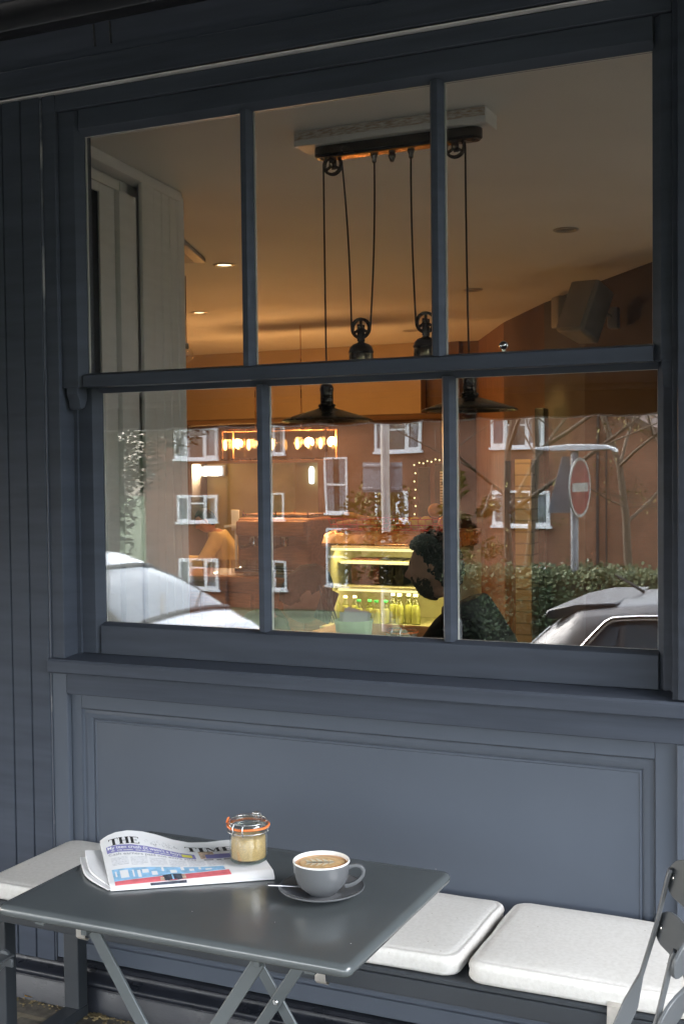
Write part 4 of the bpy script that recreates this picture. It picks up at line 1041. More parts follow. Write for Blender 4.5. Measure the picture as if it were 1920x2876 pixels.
# espresso machine
e0 = at(690, 1500, 5.5); em = thing('espresso_machine', (e0.x+.3, 5.5, czt), 'copper coloured espresso machine standing on the service counter', 'coffee machine')
b = MB(); b.box(e0.x, e0.x+.62, 5.36, 5.78, czt+.06, czt+.44, .03, 3); b.box(e0.x+.02, e0.x+.60, 5.30, 5.42, czt+.30, czt+.42, .02, 2); b.build('body', 'counter', em)
b = MB(); b.box(e0.x+.02, e0.x+.60, 5.28, 5.70, czt+.02, czt+.06, .008, 2)
for q in (.03, .57): b.box(e0.x+q, e0.x+q+.03, 5.4, 5.43, czt, czt+.02)
b.build('drip_tray', 'steel', em)
b = MB()
for q in (.16, .42): b.lathe([(0, 0), (.035, 0), (.035, .05), (.028, .07), (0, .07)], (e0.x+q, 5.33, czt+.23), 20); b.bar((e0.x+q, 5.30, czt+.24), (e0.x+q, 5.14, czt+.23), .022, .022)
b.build('group_head', 'steel', em)
b = MB(); b.box(e0.x+.03, e0.x+.59, 5.40, 5.74, czt+.455, czt+.465)
for q in (.03, .31, .58): b.box(e0.x+q, e0.x+q+.008, 5.40, 5.41, czt+.44, czt+.49); b.box(e0.x+q, e0.x+q+.008, 5.72, 5.73, czt+.44, czt+.49)
b.build('cup_rail', 'copper', em)
# glasses and cups
gl = None
def tumbler(x, y, z, h=.12):
    t = MB(); t.lathe([(0, 0), (.026, 0), (.030, .01), (.034, h), (.0325, h), (.029, .014), (0, .012)], (x, y, z), 20)
    return tag(t.build('drinking_glass', 'bulb_glass', None, 50), 'clear drinking glass in the row on the service counter', 'glass', 'drinking glasses on the service counter')
for k in range(7):
    if gl is None: gl = tumbler(cx0+.12, 5.32, czt); g = gl
    else: g = dup(gl); g.location.x += k*.082; g.location.y += .015*(k % 2)
card = at(662, 1461, 5.5); b = MB(); b.box(card.x-.035, card.x+.035, 5.49, 5.50, at(660, 1490, 5.5).z, at(660, 1432, 5.5).z, .004, 2)
b.bar((card.x-.085, 5.47, at(660, 1479, 5.5).z), (card.x+.06, 5.46, at(660, 1472, 5.5).z), .012, .018); b.box(card.x-.008, card.x+.008, 5.495, 5.51, czt, at(660, 1490, 5.5).z+.01)
tag(b.build('menu_card', mat('white_card', (.75, .76, .76), .6), None), 'tall white card on a dark stand at the service counter', 'card')
# display fridge with copper hood
FY = 4.3
f0, f1 = at(905, 1520, FY).x, at(1262, 1520, FY).x; fz1 = at(1050, 1500, FY).z; fz0 = at(1050, 1540, FY).z
fr = thing('display_fridge', ((f0+f1)/2, FY+.3, ZF), 'open display fridge with a copper hood, lit shelves of bottles and packets', 'fridge')
b = MB()
b.prism([(FY+.02, fz0), (FY-.02, fz0+.02), (FY+.05, fz0+.085), (FY+.16, fz1+.01), (FY+.62, fz1+.01), (FY+.62, fz0)], 'yz', f0-.01, f1+.01); b.build('hood', 'copper', fr, 30, .012)
b = MB(); b.box(f0, f1, FY+.58, FY+.62, ZF, fz0-.001); b.box(f0, f0+.02, FY+.08, FY+.58, ZF, fz0-.001); b.box(f1-.02, f1, FY+.08, FY+.58, ZF, fz0-.001); b.box(f0, f1, FY+.02, FY+.10, ZF, .38); b.box(f0, f1, FY+.02, FY+.62, ZF, ZF+.1)
b.build('cabinet', 'fridge', fr, 0)
sh1 = at(1050, 1584, FY).z; sh2 = at(1050, 1655, FY).z; sh3 = at(1050, 1760, FY).z
b = MB()
for z, d in ((sh1, .34), (sh2, .30), (sh3, .06)): b.box(f0+.021, f1-.021, FY+d-.16, FY+.579, z-.014, z, .002, 1)
b.build('shelf', 'fridge', fr, 30)
b = MB(); b.box(f0+.05, f1-.03, FY+.022, FY+.036, fz0-.020, fz0-.004); b.box(f0+.05, f1-.03, FY+.165, FY+.175, sh1-.016, sh1-.002); b.box(f0+.05, f1-.03, FY+.126, FY+.136, sh2-.030, sh2-.016); b.build('led_strip', 'led', fr, 0)
lamp('AREA', 'fridge_light', ((f0+f1)/2, FY+.15, fz0-.03), .30, (1, .80, .36), ((f1-f0)*.9, .05), (rad(25), 0, 0))
lamp('AREA', 'fridge_light', ((f0+f1)/2, FY+.14, sh2-.04), .24, (1, .80, .36), ((f1-f0)*.9, .05), (rad(25), 0, 0))
def bottle(m_cap, label, group, h=.17):
    root = thing('drink_bottle', (0, 0, 0), label, 'bottle', group)
    b = MB(); b.lathe([(0, .002), (.026, 0), (.028, .006), (.028, h*.52), (.024, h*.66), (.012, h*.80), (.0105, h*.9), (.012, h*.92), (.0105, h*.93)], (0, 0, 0), 20); b.build('body', 'bottle', root, 50)
    b = MB(); b.lathe([(0, .004), (.0262, .004), (.0262, h*.5), (.02, h*.62), (0, h*.64)], (0, 0, 0), 16); b.build('drink', 'juice', root, 50)
    b = MB(); b.lathe([(0, h), (.013, h), (.0142, h-.003), (.0142, h*.91), (0, h*.90)], (0, 0, 0), 16); b.build('cap', m_cap, root, 50)
    return root
bw = bottle('capw', 'white capped bottle on the lower shelf of the display fridge', 'bottles in the display fridge'); bg = bottle('capg', 'green capped bottle in the row on the lower shelf of the display fridge', 'bottles in the display fridge', .15)
for i, px in enumerate((925, 947, 977, 998)):
    q = bw if i == 0 else dup(bw); q.location = (at(px, 1700, FY+.2).x, FY+.16+.03*(i % 2), sh3+.0005)
for i, px in enumerate((1018, 1043, 1066, 1088)):
    q = bg if i == 0 else dup(bg); q.location = (at(px, 1700, FY+.2).x, FY+.14+.03*(i % 2), sh3+.0005)
for i, px in enumerate((1104, 1125, 1148, 1170)):
    q = dup(bw); q.location = (at(px, 1700, FY+.2).x, FY+.20-.02*(i % 2), sh3+.0005); q.scale = (1.05, 1.05, 1.15); q['label'] = 'taller white capped bottle on the fridge shelf just behind the bearded man'
def boxrow(x0, x1, z, m, name, lab, cat, h, n):
    b = MB(); w = (x1-x0)/n
    for k in range(n): hh = h*(1-.12*((k*7) % 3)); b.box(x0+k*w+.002, x0+(k+1)*w-.002, FY+.27, FY+.42, z+.0005, z+hh, .004, 1)
    return tag(b.build(name, m, None), lab, cat)
pz = sh2
for k in range(4):
    x0 = at(985+k*18, 1620, FY+.27).x; boxrow(x0, x0+.068, pz, 'packs', 'food_packet', 'dark red packet standing on the middle shelf of the display fridge', 'packet', .17, 1)['group'] = 'packets on the middle fridge shelf'
for k in range(3):
    x0 = at(1062+k*20, 1620, FY+.27).x; boxrow(x0, x0+.074, pz, 'darkpack', 'food_packet', 'black packet standing on the middle shelf of the display fridge', 'packet', .17, 1)['group'] = 'packets on the middle fridge shelf'
# red wire baskets with bread and fruit on the hood
hz = fz1+.0105
def wire_basket(x0, x1, label):
    b = MB(); ya, yb_ = FY+.20, FY+.40; h = .075
    for (z, o) in ((hz+.003, 0), (hz+h*.5, .012), (hz+h, .024)):
        b.tube([(x0-o, ya-o, z), (x1+o, ya-o, z), (x1+o, yb_+o, z), (x0-o, yb_+o, z)], .0028, 6, True)
    n = int((x1-x0)/.04)
    for k in range(n+1):
        x = x0+(x1-x0)*k/n; q = (k/n-.5)*.048
        b.tube([(x+q, ya-.024, hz+h), (x, ya, hz+.003), (x, yb_, hz+.003), (x+q, yb_+.024, hz+h)], .0018, 5)
    return tag(b.build('wire_basket', 'redwire', None), label, 'basket')
ba0, ba1 = at(952, 1480, FY+.3).x, at(1072, 1480, FY+.3).x; wire_basket(ba0, ba1, 'red wire basket of bread on the copper hood')
fa0, fa1 = at(1118, 1480, FY+.3).x, at(1246, 1480, FY+.3).x; wire_basket(fa0, fa1, 'red wire basket of oranges and lemons on the copper hood')
for (px, r, m, nm, lab) in ((1135, .040, 'orange', 'orange_fruit', 'small orange at the left end of the fruit basket'), (1165, .042, 'lemon', 'lemon', 'yellow lemon lying second in the fruit basket'), (1196, .044, 'lemon', 'lemon', 'yellow lemon lying under the topmost orange'), (1222, .048, 'orange', 'orange_fruit', 'large orange standing highest in the fruit basket')):
    p = at(px, 1470, FY+.3); z = hz+.006+r+(.075 if px == 1222 else 0)
    tag(MB().sphere((p.x, FY+.3, z), (r, r, r*.95), 24, 16).build(nm, m, None, 60), lab, 'fruit')
p = at(1232, 1470, FY+.3); tag(MB().sphere((p.x+.02, FY+.36, hz+.05), .044).build('orange_fruit', 'orange', None, 60), 'orange at the right end of the fruit basket under the top one', 'fruit')
b = MB(); q0, q1 = at(968, 1468, FY+.3), at(1070, 1485, FY+.3)
b.tube([(q0.x, FY+.3, hz+.095), (q0.x+.05, FY+.3, hz+.085), (q0.x+.12, FY+.3, hz+.065), (q1.x-.03, FY+.3, hz+.05), (q1.x, FY+.3, hz+.045)], [.022, .030, .030, .028, .012], 14)
tag(b.build('bread_loaf', 'bread', None, 60), 'long bread loaf sticking up in the red wire basket', 'bread')
b = MB(); b.tube([(ba0+.01, FY+.25, hz+.035), (ba0+.1, FY+.25, hz+.04), (ba1-.02, FY+.26, hz+.035)], [.018, .028, .014], 14); tag(b.build('bread_loaf', 'bread', None, 60), 'short bread loaf lying flat in the red wire basket', 'bread')
# chalkboards with fairy lights
CBY = 6.6
for k, (pa_, pb_, lab) in enumerate((((1172, 1312), (1206, 1468), 'left narrow chalkboard menu edged with fairy lights'), ((1218, 1302), (1256, 1468), 'right narrow chalkboard menu behind the window bar'))):
    a, c = at(*pa_, CBY), at(*pb_, CBY); x0, x1, z0, z1 = a.x, c.x, c.z, a.z
    root = thing('menu_board', ((x0+x1)/2, CBY, z0), lab, 'chalkboard', 'chalkboard menus')
    MB().box(x0, x1, CBY, CBY+.02, z0, z1, .004, 1).build('board', 'chalk', root)
    b = MB(); rr = random.Random(5+k)
    n = 15
    for j in range(n):
        z = z1-.08-(z1-z0-.14)*j/n; x = x0+.05
        while x < x1-.06:
            w = .012+.03*rr.random(); b.box(x, min(x+w, x1-.04), CBY-.0012, CBY-.0004, z, z+.016); x += w+.012
    b.build('chalk_writing', 'chalkline', root, 0)
b = MB(); a, c = at(1168, 1306, CBY), at(1260, 1468, CBY)
fl = thing('fairy_lights', (a.x, CBY-.03, c.z), 'string of tiny warm fairy lights round the chalkboard menus', 'fairy lights')
pts = [(a.x, CBY-.02, c.z)]+[(a.x-.01*(i % 2), CBY-.02, c.z+(a.z-c.z)*i/7) for i in range(1, 8)]+[(a.x+(c.x-a.x)*i/8, CBY-.02, a.z+.05*i/8+.012*(i % 2)) for i in range(1, 9)]
b.tube(pts, .002, 5); b.build('wire', 'cord', fl)
b = MB()
for p in pts: b.sphere(p, .0065, 8, 6)
b.build('bulbs', 'fairy', fl)
# dark loudspeaker column by the wall, kitchen strip lamp
kt = at(590, 1322, 10.5); k0, k1 = at(557, 1320, 10.5), at(622, 1320, 10.5)
t = thing('strip_lamp', (kt.x, 10.5, kt.z), 'glowing white strip lamp high on the kitchen wall', 'strip lamp')
b = MB(); b.box(k0.x, k1.x, 10.46, 10.53, at(590, 1336, 10.5).z, at(590, 1310, 10.5).z, .015, 3); b.build('diffuser', 'tube', t)
b = MB(); b.box(k0.x-.02, k1.x+.02, 10.532, 10.595, at(590, 1338, 10.5).z, at(590, 1306, 10.5).z, .01, 2); b.build('housing', 'white_wood', t)
lamp('AREA', 'kitchen_light', (kt.x, 10.455, kt.z), 2.6, (1, .90, .66), ((k1.x-k0.x)*.9, .10), (rad(-90), 0, 0)); 
a = at(876, 1335, 9.45); MB().box(a.x-.03, a.x+.03, 9.44, 9.46, a.z-.09, a.z+.09, .01, 2); b = MB(); b.lathe([(0, -.1), (.03, -.09), (.035, .06), (.02, .1), (0, .1)], (a.x, 9.44, a.z), 16); tag(b.build('wall_lamp', 'tube', None), 'small white wall lamp on the kitchen corner', 'wall lamp')
b = MB(); p0, p1 = at(1503, 1200, 5.05), at(1530, 1200, 5.05); b.box(p0.x, p1.x, 5.02, 5.14, 1.35, at(1515, 1146, 5.05).z, .01, 2); b.box((p0.x+p1.x)/2-.02, (p0.x+p1.x)/2+.02, 5.06, 5.10, ZF, 1.349)
tag(b.build('column_speaker', 'black', None), 'slim black column speaker standing beside the white brick pier', 'speaker')
# wall loudspeaker, white and tilted
sp_ = at(1655, 880, 4.05); root = thing('wall_speaker', (sp_.x, 4.1, sp_.z), 'pale grey loudspeaker tilted on a bracket high on the right wall', 'speaker')
m_ = Matrix.Translation((sp_.x, 3.95, sp_.z)) @ Euler((rad(-22), rad(4), rad(-30)), 'XYZ').to_matrix().to_4x4()
b = MB(); b.prism([(-.10, -.08), (.10, -.08), (.075, .10), (-.075, .10)], 'xy', -.155, .155, m_); b.build('cabinet', 'speaker', root, 30, .02)
b = MB(); b.box(-.088, .088, -.089, -.0805, -.14, .14, .004, 2, m_); b.build('grille', 'speaker', root)
w_ = at(1725, 895, 4.25); b = MB(); b.tube([m_ @ Vector((.05, .1, 0)), (w_.x-.05, 4.12, w_.z+.03), (w_.x, 4.2, w_.z)], .010, 8); b.box(w_.x-.03, w_.x+.03, 4.18, 4.26, w_.z-.06, w_.z+.06, .01, 2); b.build('bracket', 'speaker', root)
w_ = pl[2].lerp(pl[1], .5); pz_ = at(1581, 882, w_.y)
b = MB(); b.box(-.055, .055, -.035, .035, -.10, .10, .012, 3, Matrix.Translation((pz_.x, w_.y-.10, pz_.z)) @ Matrix.Rotation(rad(-50), 4, 'Z'))
tag(b.build('alarm_box', 'speaker', None), 'small white alarm box on the grey pier beside the wall speaker', 'alarm box')

# inner window ledge with tub and jar
st(MB().box(-2.3, .5, .125, .42, .955, .985, .006, 2), 'window_ledge', 'counter')
LZ = .985
p = at(993, 1740, .30); R_ = (at(1046, 1740, .30).x-at(940, 1740, .30).x)/2*.93; tz = p.z-LZ
tub = thing('napkin_tub', (p.x, .30, LZ), 'pale green enamel tub of folded napkins on the inner window ledge', 'tub')
b = MB(); b.lathe([(0, .002), (R_*.80, 0), (R_*.86, tz*.3), (R_*.92, tz*.62), (R_*.945, tz*.64), (R_*.93, tz*.67), (R_*.97, tz*.9), (R_*1.02, tz*.96), (R_*1.02, tz), (R_*.96, tz*.985), (R_*.80, .01), (0, .008)], (p.x, .30, LZ), 40); b.build('bowl', 'enamel', tub, 40)
b = MB()
for (dx, dy, dz, an) in ((.008, -.01, .028, 8), (-.01, .01, .020, -4), (.0, .022, .024, 14)):
    b.box(-.034, .034, -.0015, .0015, -tz*.6, dz, .001, 1, Matrix.Translation((p.x+dx, .30+dy, LZ+tz)) @ Euler((rad(-14), rad(an), rad(8))).to_matrix().to_4x4())
b.build('napkins', 'napkin', tub)
p = at(1128, 1775, .27); jr = .040
ij = thing('storage_jar', (p.x, .27, LZ), 'clip top storage jar with an orange seal on the inner window ledge', 'jar')
zt_ = p.z-LZ
b = MB(); b.lathe([(0, .003), (jr*.9, 0), (jr*.95, .005), (jr*.95, zt_-.016), (jr*1.02, zt_-.006), (jr, zt_-.001), (jr*.86, zt_-.004), (jr*.86, .008), (0, .006)], (p.x, .27, LZ), 36); b.build('glass_body', 'jar', ij, 50)
b = MB(); b.tube([(p.x+jr*1.04*math.cos(2*PI*i/40), .27+jr*1.04*math.sin(2*PI*i/40), LZ+zt_+.001) for i in range(40)], .0024, 8, True); b.build('rubber_seal', 'rubber', ij)
b = MB(); b.lathe([(jr*.9, zt_+.003), (jr*1.02, zt_+.004), (jr*.95, zt_+.009), (jr*.85, zt_+.014), (0, zt_+.013)], (p.x, .27, LZ), 36); b.build('lid', 'jar', ij, 50)
b = MB()
for dx in (-.012, .012): b.tube([(p.x+dx, .27-jr*1.06, LZ+zt_-.02), (p.x+dx, .27-jr*1.08, LZ+zt_+.004), (p.x+dx, .27-jr*.9, LZ+zt_+.014)], .0011, 6)
b.build('wire_clip', 'wire', ij)
b = MB(); b.lathe([(0, .003), (jr*.84, .005), (jr*.84, zt_*.7), (0, zt_*.72)], (p.x, .27, LZ), 24); b.build('contents', 'bread', ij)
# ================================================================= PEOPLE IN THE CAFE
def remesh(parts, vox):
    """fuse overlapping closed meshes into one continuous surface"""
    bm = bmesh.new()
    for me in parts: bm.from_mesh(me)
    me = bpy.data.meshes.new('fused'); bm.to_mesh(me); bm.free()
    o = bpy.data.objects.new('fused', me); C.objects.link(o)
    r = o.modifiers.new('r', 'REMESH'); r.mode = 'VOXEL'; r.voxel_size = vox; r.use_smooth_shade = True
    s = o.modifiers.new('s', 'SMOOTH'); s.factor = .5; s.iterations = 2
    dg = bpy.context.evaluated_depsgraph_get(); ev = bpy.data.meshes.new_from_object(o.evaluated_get(dg))
    bpy.data.objects.remove(o); bpy.data.meshes.remove(me); return ev
def head_mesh():
    """head looking along +X, centre at the origin, 0.23 m tall, with brow, nose, lips, chin, ears"""
    bm = bmesh.new(); bmesh.ops.create_icosphere(bm, subdivisions=5, radius=1)
    for v in bm.verts:
        x, y, z = v.co
        X, Y, Z = x*.098, y*.076, z*.118
        if z < -.1: Y *= 1-.32*(-z-.1); X *= 1-.10*(-z-.1)
        if x > 0 and z < 0: X += .010*(-z)
        g = lambda cy, cz, sy, sz: math.exp(-((Y-cy)/sy)**2-((Z-cz)/sz)**2) if x > 0 else 0
        X += .026*g(0, -.022, .012, .018)+.014*g(0, -.002, .009, .022)            # nose
        X += .007*g(0, .030, .045, .010)                                          # brow
        X -= .010*(g(.031, .010, .016, .011)+g(-.031, .010, .016, .011))          # eye sockets
        X += .0045*(g(.031, .008, .009, .007)+g(-.031, .008, .009, .007))         # lids
        X += .007*(g(0, -.057, .022, .006)+g(0, -.068, .020, .006))               # lips
        X += .010*g(0, -.098, .022, .016)                                         # chin
        v.co = Vector((X, Y, Z))
    for s in (-1, 1):
        o = bmesh.ops.create_icosphere(bm, subdivisions=3, radius=1)
        for v in o['verts']: v.co = Vector((-.006+v.co.x*.018+.004*v.co.z, s*(.074+.010*v.co.y*s+.006*(v.co.x < 0)), -.008+v.co.z*.031))
    me = bpy.data.meshes.new('head'); bm.to_mesh(me); bm.free(); return me
def person(label, head_at, heading, lean, nod, seated, cloth, skinm, curly, beard, s=1., arms=(.16, .28), extra_shirt=None):
    J = {}
    def T(p, k=1):     # lean of the upper body about the pelvis
        c, s_ = math.cos(lean*k), math.sin(lean*k); return Vector((p[0]*c+p[2]*s_, p[1], -p[0]*s_+p[2]*c))
    J['pel'] = Vector((0, 0, 0)); J['spi'] = T((-.01, 0, .17), .7); J['che'] = T((0, 0, .36)); J['nkb'] = T((.0, 0, .51)); J['nck'] = T((.022, 0, .575))
    hd = T((.045, 0, .685))
    V = ['pel', 'spi', 'che', 'nkb', 'nck']; E = [('pel', 'spi'), ('spi', 'che'), ('che', 'nkb'), ('nkb', 'nck')]
    Rd = {'pel': (.145, .125), 'spi': (.145, .115), 'che': (.165, .115), 'nkb': .075, 'nck': .056}
    for q, sg in (('L', 1), ('R', -1)):
        J['sh'+q] = T((0, sg*.165, .475)); J['el'+q] = J['sh'+q]+Vector((arms[0], sg*.07, -.255)); J['wr'+q] = J['el'+q]+Vector((.215, -sg*.09, arms[1]-.25)); J['pa'+q] = J['wr'+q]+Vector((.065, -sg*.01, -.005))
        E += [('che', 'sh'+q), ('sh'+q, 'el'+q), ('el'+q, 'wr'+q), ('wr'+q, 'pa'+q)]
        Rd.update({'sh'+q: .068, 'el'+q: .044, 'wr'+q: .027, 'pa'+q: (.036, .018)})
        for f in range(4):
            a = J['pa'+q]+Vector((.035, sg*(.027-.018*f), 0)); ln = (.040, .045, .042, .033)[f]
            J['f1%d%s' % (f, q)] = a+Vector((ln*.75, 0, -.006)); J['f2%d%s' % (f, q)] = a+Vector((ln*1.25, 0, -.030)); 
            E += [('pa'+q, 'f1%d%s' % (f, q)), ('f1%d%s' % (f, q), 'f2%d%s' % (f, q))]; Rd.update({'f1%d%s' % (f, q): .0088, 'f2%d%s' % (f, q): .0075})
        J['t1'+q] = J['wr'+q]+Vector((.035, -sg*.036, -.008)); J['t2'+q] = J['wr'+q]+Vector((.068, -sg*.046, -.018)); E += [('wr'+q, 't1'+q), ('t1'+q, 't2'+q)]; Rd.update({'t1'+q: .011, 't2'+q: .009})
        J['hp'+q] = Vector((.02, sg*.095, -.06))
        if seated: J['kn'+q] = Vector((.43, sg*.13, -.03)); J['an'+q] = Vector((.40, sg*.13, -.43))
        else: J['kn'+q] = Vector((.04, sg*.11, -.47)); J['an'+q] = Vector((.0, sg*.11, -.86))
        J['to'+q] = J['an'+q]+Vector((.16, sg*.02, -.045))
        E += [('pel', 'hp'+q), ('hp'+q, 'kn'+q), ('kn'+q, 'an'+q), ('an'+q, 'to'+q)]; Rd.update({'hp'+q: .092, 'kn'+q: .060, 'an'+q: .042, 'to'+q: .034})
    names = list(J); idx = {n: i for i, n in enumerate(names)}
    body = skin_mesh([J[n] for n in names], [(idx[a], idx[b]) for a, b in E], [Rd[n] for n in names], 2, idx['pel'])
    hm = head_mesh(); hM = Matrix.Translation(hd) @ Matrix.Rotation(nod, 4, 'Y'); hm.transform(hM)
    fused = remesh([body, hm], .0065)
    W = Matrix.Rotation(heading, 4, 'Z') @ Matrix.Scale(s, 4); off = Vector(head_at)-W @ hd; W = Matrix.Translation(off) @ W
    base = Vector((off.x, off.y, ZF))
    def link(me, name, m, parent):
        me.transform(W); me.transform(Matrix.Translation(-base)); me.materials.clear(); me.materials.append(M[m])
        for p in me.polygons: p.use_smooth = True
        o = bpy.data.objects.new(name, me); C.objects.link(o)
        if parent: o.parent = parent
        else: o.location = base
        return o
    root = link(fused, 'person', skinm, None); tag(root, label, 'person')
    def garment(keys, edges, grow, name, m):
        ks = [n for n in names if n in keys]; ix = {n: i for i, n in enumerate(ks)}
        rr = []
        for n in ks:
            r = Rd[n]; r = (r, r) if not isinstance(r, tuple) else r; rr.append((r[0]+grow, r[1]+grow))
        me = skin_mesh([J[n] for n in ks], [(ix[a], ix[b]) for a, b in edges if a in ix and b in ix], rr, 2, ix['pel'])
        for v in me.vertices:
            w = mnoise.noise(v.co*9); v.co += v.normal*.010*w
        return link(me, name, m, root)
    up_ = {'pel', 'spi', 'che', 'nkb', 'shL', 'shR', 'elL', 'elR', 'wrL', 'wrR'}
    garment(up_, E, .022, 'jacket' if cloth != 'shirt' else 'shirt', cloth)
    garment({'pel', 'hpL', 'hpR', 'knL', 'knR', 'anL', 'anR'}, E, .014, 'trousers', 'trouser')
    bm = bmesh.new(); rr = random.Random(len(label))
    def hairline(a): f = math.cos(a); return .60 if f > .5 else (.60-.75*(.5-f)/.5 if f > 0 else (-.15-.5*min(1, -f*2)))
    o = bmesh.ops.create_icosphere(bm, subdivisions=5, radius=1); kill = []
    for v in o['verts']:
        x, y, z = v.co; a = math.atan2(y, x)
        if z < hairline(a)-.06: kill.append(v); continue
        k = 1.05+.05*mnoise.noise(v.co*4)+(.07*mnoise.noise(v.co*11) if curly else .02*mnoise.noise(Vector((x*3, y*14, z*3))))
        if z < hairline(a): k = .96
        lift = (.10*max(0, z)+.10*max(0, x)*max(0, z)) if curly else .04*max(0, z)
        v.co = Vector((x*.098*k-.004+.012*max(0, x)*(z > .5)*curly, y*.077*k, z*.118*k+.118*lift))
    bmesh.ops.delete(bm, geom=kill, context='VERTS')
    for k in range(900 if curly else 0):
        a = rr.uniform(-PI, PI); z = rr.uniform(-.55, 1)
        if z < hairline(a)+.04: continue
        r_ = math.sqrt(max(0, 1-z*z)); q = rr.uniform(1.02, 1.11)
        p = Vector((.098*q*r_*math.cos(a)+.008*(math.cos(a) > .3), .078*q*r_*math.sin(a), .118*q*z+.012*max(0, z)))
        o = bmesh.ops.create_icosphere(bm, subdivisions=1, radius=rr.uniform(.005, .009))
        sc3 = Vector((rr.uniform(.7, 1.5), rr.uniform(.7, 1.5), rr.uniform(.7, 1.5)))
        for v in o['verts']: v.co = Vector((v.co.x*sc3.x, v.co.y*sc3.y, v.co.z*sc3.z))+p
    me = bpy.data.meshes.new('hair'); bm.to_mesh(me); bm.free(); me.transform(hM); link(me, 'hair', 'hair', root)
    if beard:
        bm = bmesh.new()
        for k in range(900):
            a = rr.uniform(-1.5, 1.5); z = rr.uniform(-1, -.22)
            if abs(a) < .42 and -.66 < z < -.30 and not (-.47 < z < -.38): continue
            if abs(a) < .8 and z > -.40 and not (abs(a) < .5): continue
            r_ = math.sqrt(max(0, 1-z*z)); p = Vector((.097*r_*math.cos(a)+.010*(-z), .066*r_*math.sin(a), .120*z))
            o = bmesh.ops.create_icosphere(bm, subdivisions=1, radius=rr.uniform(.004, .0065)); bmesh.ops.translate(bm, verts=o['verts'], vec=p)
        me = bpy.data.meshes.new('beard'); bm.to_mesh(me); bm.free(); me.transform(hM); link(me, 'beard', 'beard', root)
    return root, W, J, base
M['beard'] = mat('brown_beard', (.07, .035, .02), .7, 0, .5, 90, .8, 160, (1, 1, 1), .003)
hp_ = at(1222, 1594, 1.70)
man, Wm, Jm, Bm_ = person('bearded man with dark curly hair in a black jacket sitting in profile inside the window', hp_, rad(186), .34, .12, True, 'jacket', 'skin', True, True, 1.0)
hp2 = at(862, 1668, 1.75)
pp, Wp, Jp, Bp = person('person in a dark brown coat bent over the cafe table opposite the bearded man', hp2, rad(30), .62, .55, True, 'brown_coat', 'skin2', False, False, 1.0)
hb = at(578, 1462, 7.7)
br2, Wb, Jb, Bb = person('person in a yellow shirt bending over work behind the service counter', hb, rad(205), .42, .5, False, 'shirt', 'skin2', False, False, 1.0)
# the table and chairs they use
tcx, tcy = (hp_.x+hp2.x)/2, 1.85
def pedestal(): pass
ct_ = thing('cafe_table', (tcx, tcy, ZF), 'small dark square cafe table between the two seated people inside', 'table')
MB().box(tcx-.32, tcx+.32, tcy-.30, tcy+.30, .80, .83, .008, 2).build('table_top', 'counter', ct_)
b = MB(); b.lathe([(0, .03), (.20, .025), (.21, .0), (0, 0)], (tcx, tcy, ZF), 28); b.lathe([(0, .03), (.03, .03), (.03, .699), (0, .699)], (tcx, tcy, ZF), 18); b.build('pedestal', 'black', ct_)
for (Wx, lab) in ((Wm, 'dark wooden stool under the bearded man'), (Wp, 'dark wooden stool under the person in the brown coat')):
    o = Wx @ Vector((.02, 0, 0)); t = thing('stool', (o.x, o.y, ZF), lab, 'stool'); zt_ = max(ZF+.25, o.z-.155)
    b = MB(); b.lathe([(0, -.03), (.16, -.03), (.17, -.015), (.16, 0), (0, 0)], (o.x, o.y, zt_), 28); b.build('seat', 'counter', t)
    for k in range(4):
        a = PI/4+k*PI/2; MB().tube([(o.x+.11*math.cos(a), o.y+.11*math.sin(a), zt_-.031), (o.x+.17*math.cos(a), o.y+.17*math.sin(a), ZF)], .014, 8).build('leg', 'counter', t)
c0 = at(912, 1690, 1.55); b = MB()
for k in range(4): b.tube([(c0.x+.012*k, 1.50, c0.z+.07-.006*k), (c0.x+.02+.012*k, 1.49, c0.z), (c0.x+.045+.012*k, 1.50, c0.z-.07-.004*k)], .0042, 6)
b.box(c0.x-.006, c0.x+.062, 1.503, 1.508, c0.z-.062, c0.z+.066, .002, 1, Matrix.Translation(c0) @ Matrix.Rotation(rad(22), 4, 'Y') @ Matrix.Translation(-c0))
tag(b.build('striped_scarf', mat('grey_striped_cloth', (.16, .15, .15), .95, 0, .9, 14, 0, 1, (9, 1, .4)), None), 'grey and white striped scarf end hanging over the arm of the brown coat', 'scarf')
# ================================================================= THE STREET BEHIND THE CAMERA (seen in the glass)
M['brick'] = brick('red_brick', (.18, .066, .036), (.24, .090, .050), (.17, .12, .08))
M['roof'] = mat('brown_roof_tiles', (.10, .065, .05), .85, 0, .3, 3, .4, 14, (1, 1, 6), .02)
M['upvc'] = mat('white_window_frames', (.78, .78, .80), .4, 0, .03)
M['housepane'] = mat('house_glass', (.06, .065, .075), .06, 0, .2, 2, 0, 1, (1, 1, 1), .001, .9)
M['net'] = mat('net_curtain', (.38, .38, .42), .9, 0, .35, 5, 0, 1, (9, 1, .2))
M['stone'] = mat('concrete_sill', (.42, .39, .35), .85, 0, .15, 8)
M['grass'] = mat('lawn_grass', (.018, .038, .006), .95, 0, .35, 3, .6, 40, (1, 1, 1), .03)
M['asphalt'] = mat('asphalt', (.022, .022, .024), .85, 0, .2, 12, .4, 160)
M['pave2'] = mat('far_pavement', (.07, .068, .065), .9, 0, .2, 4)
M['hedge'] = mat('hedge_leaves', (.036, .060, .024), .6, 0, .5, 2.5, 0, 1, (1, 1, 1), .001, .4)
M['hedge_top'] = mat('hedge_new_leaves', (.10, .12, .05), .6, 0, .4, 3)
M['leaf'] = mat('evergreen_leaves', (.022, .040, .018), .55, 0, .5, 3)
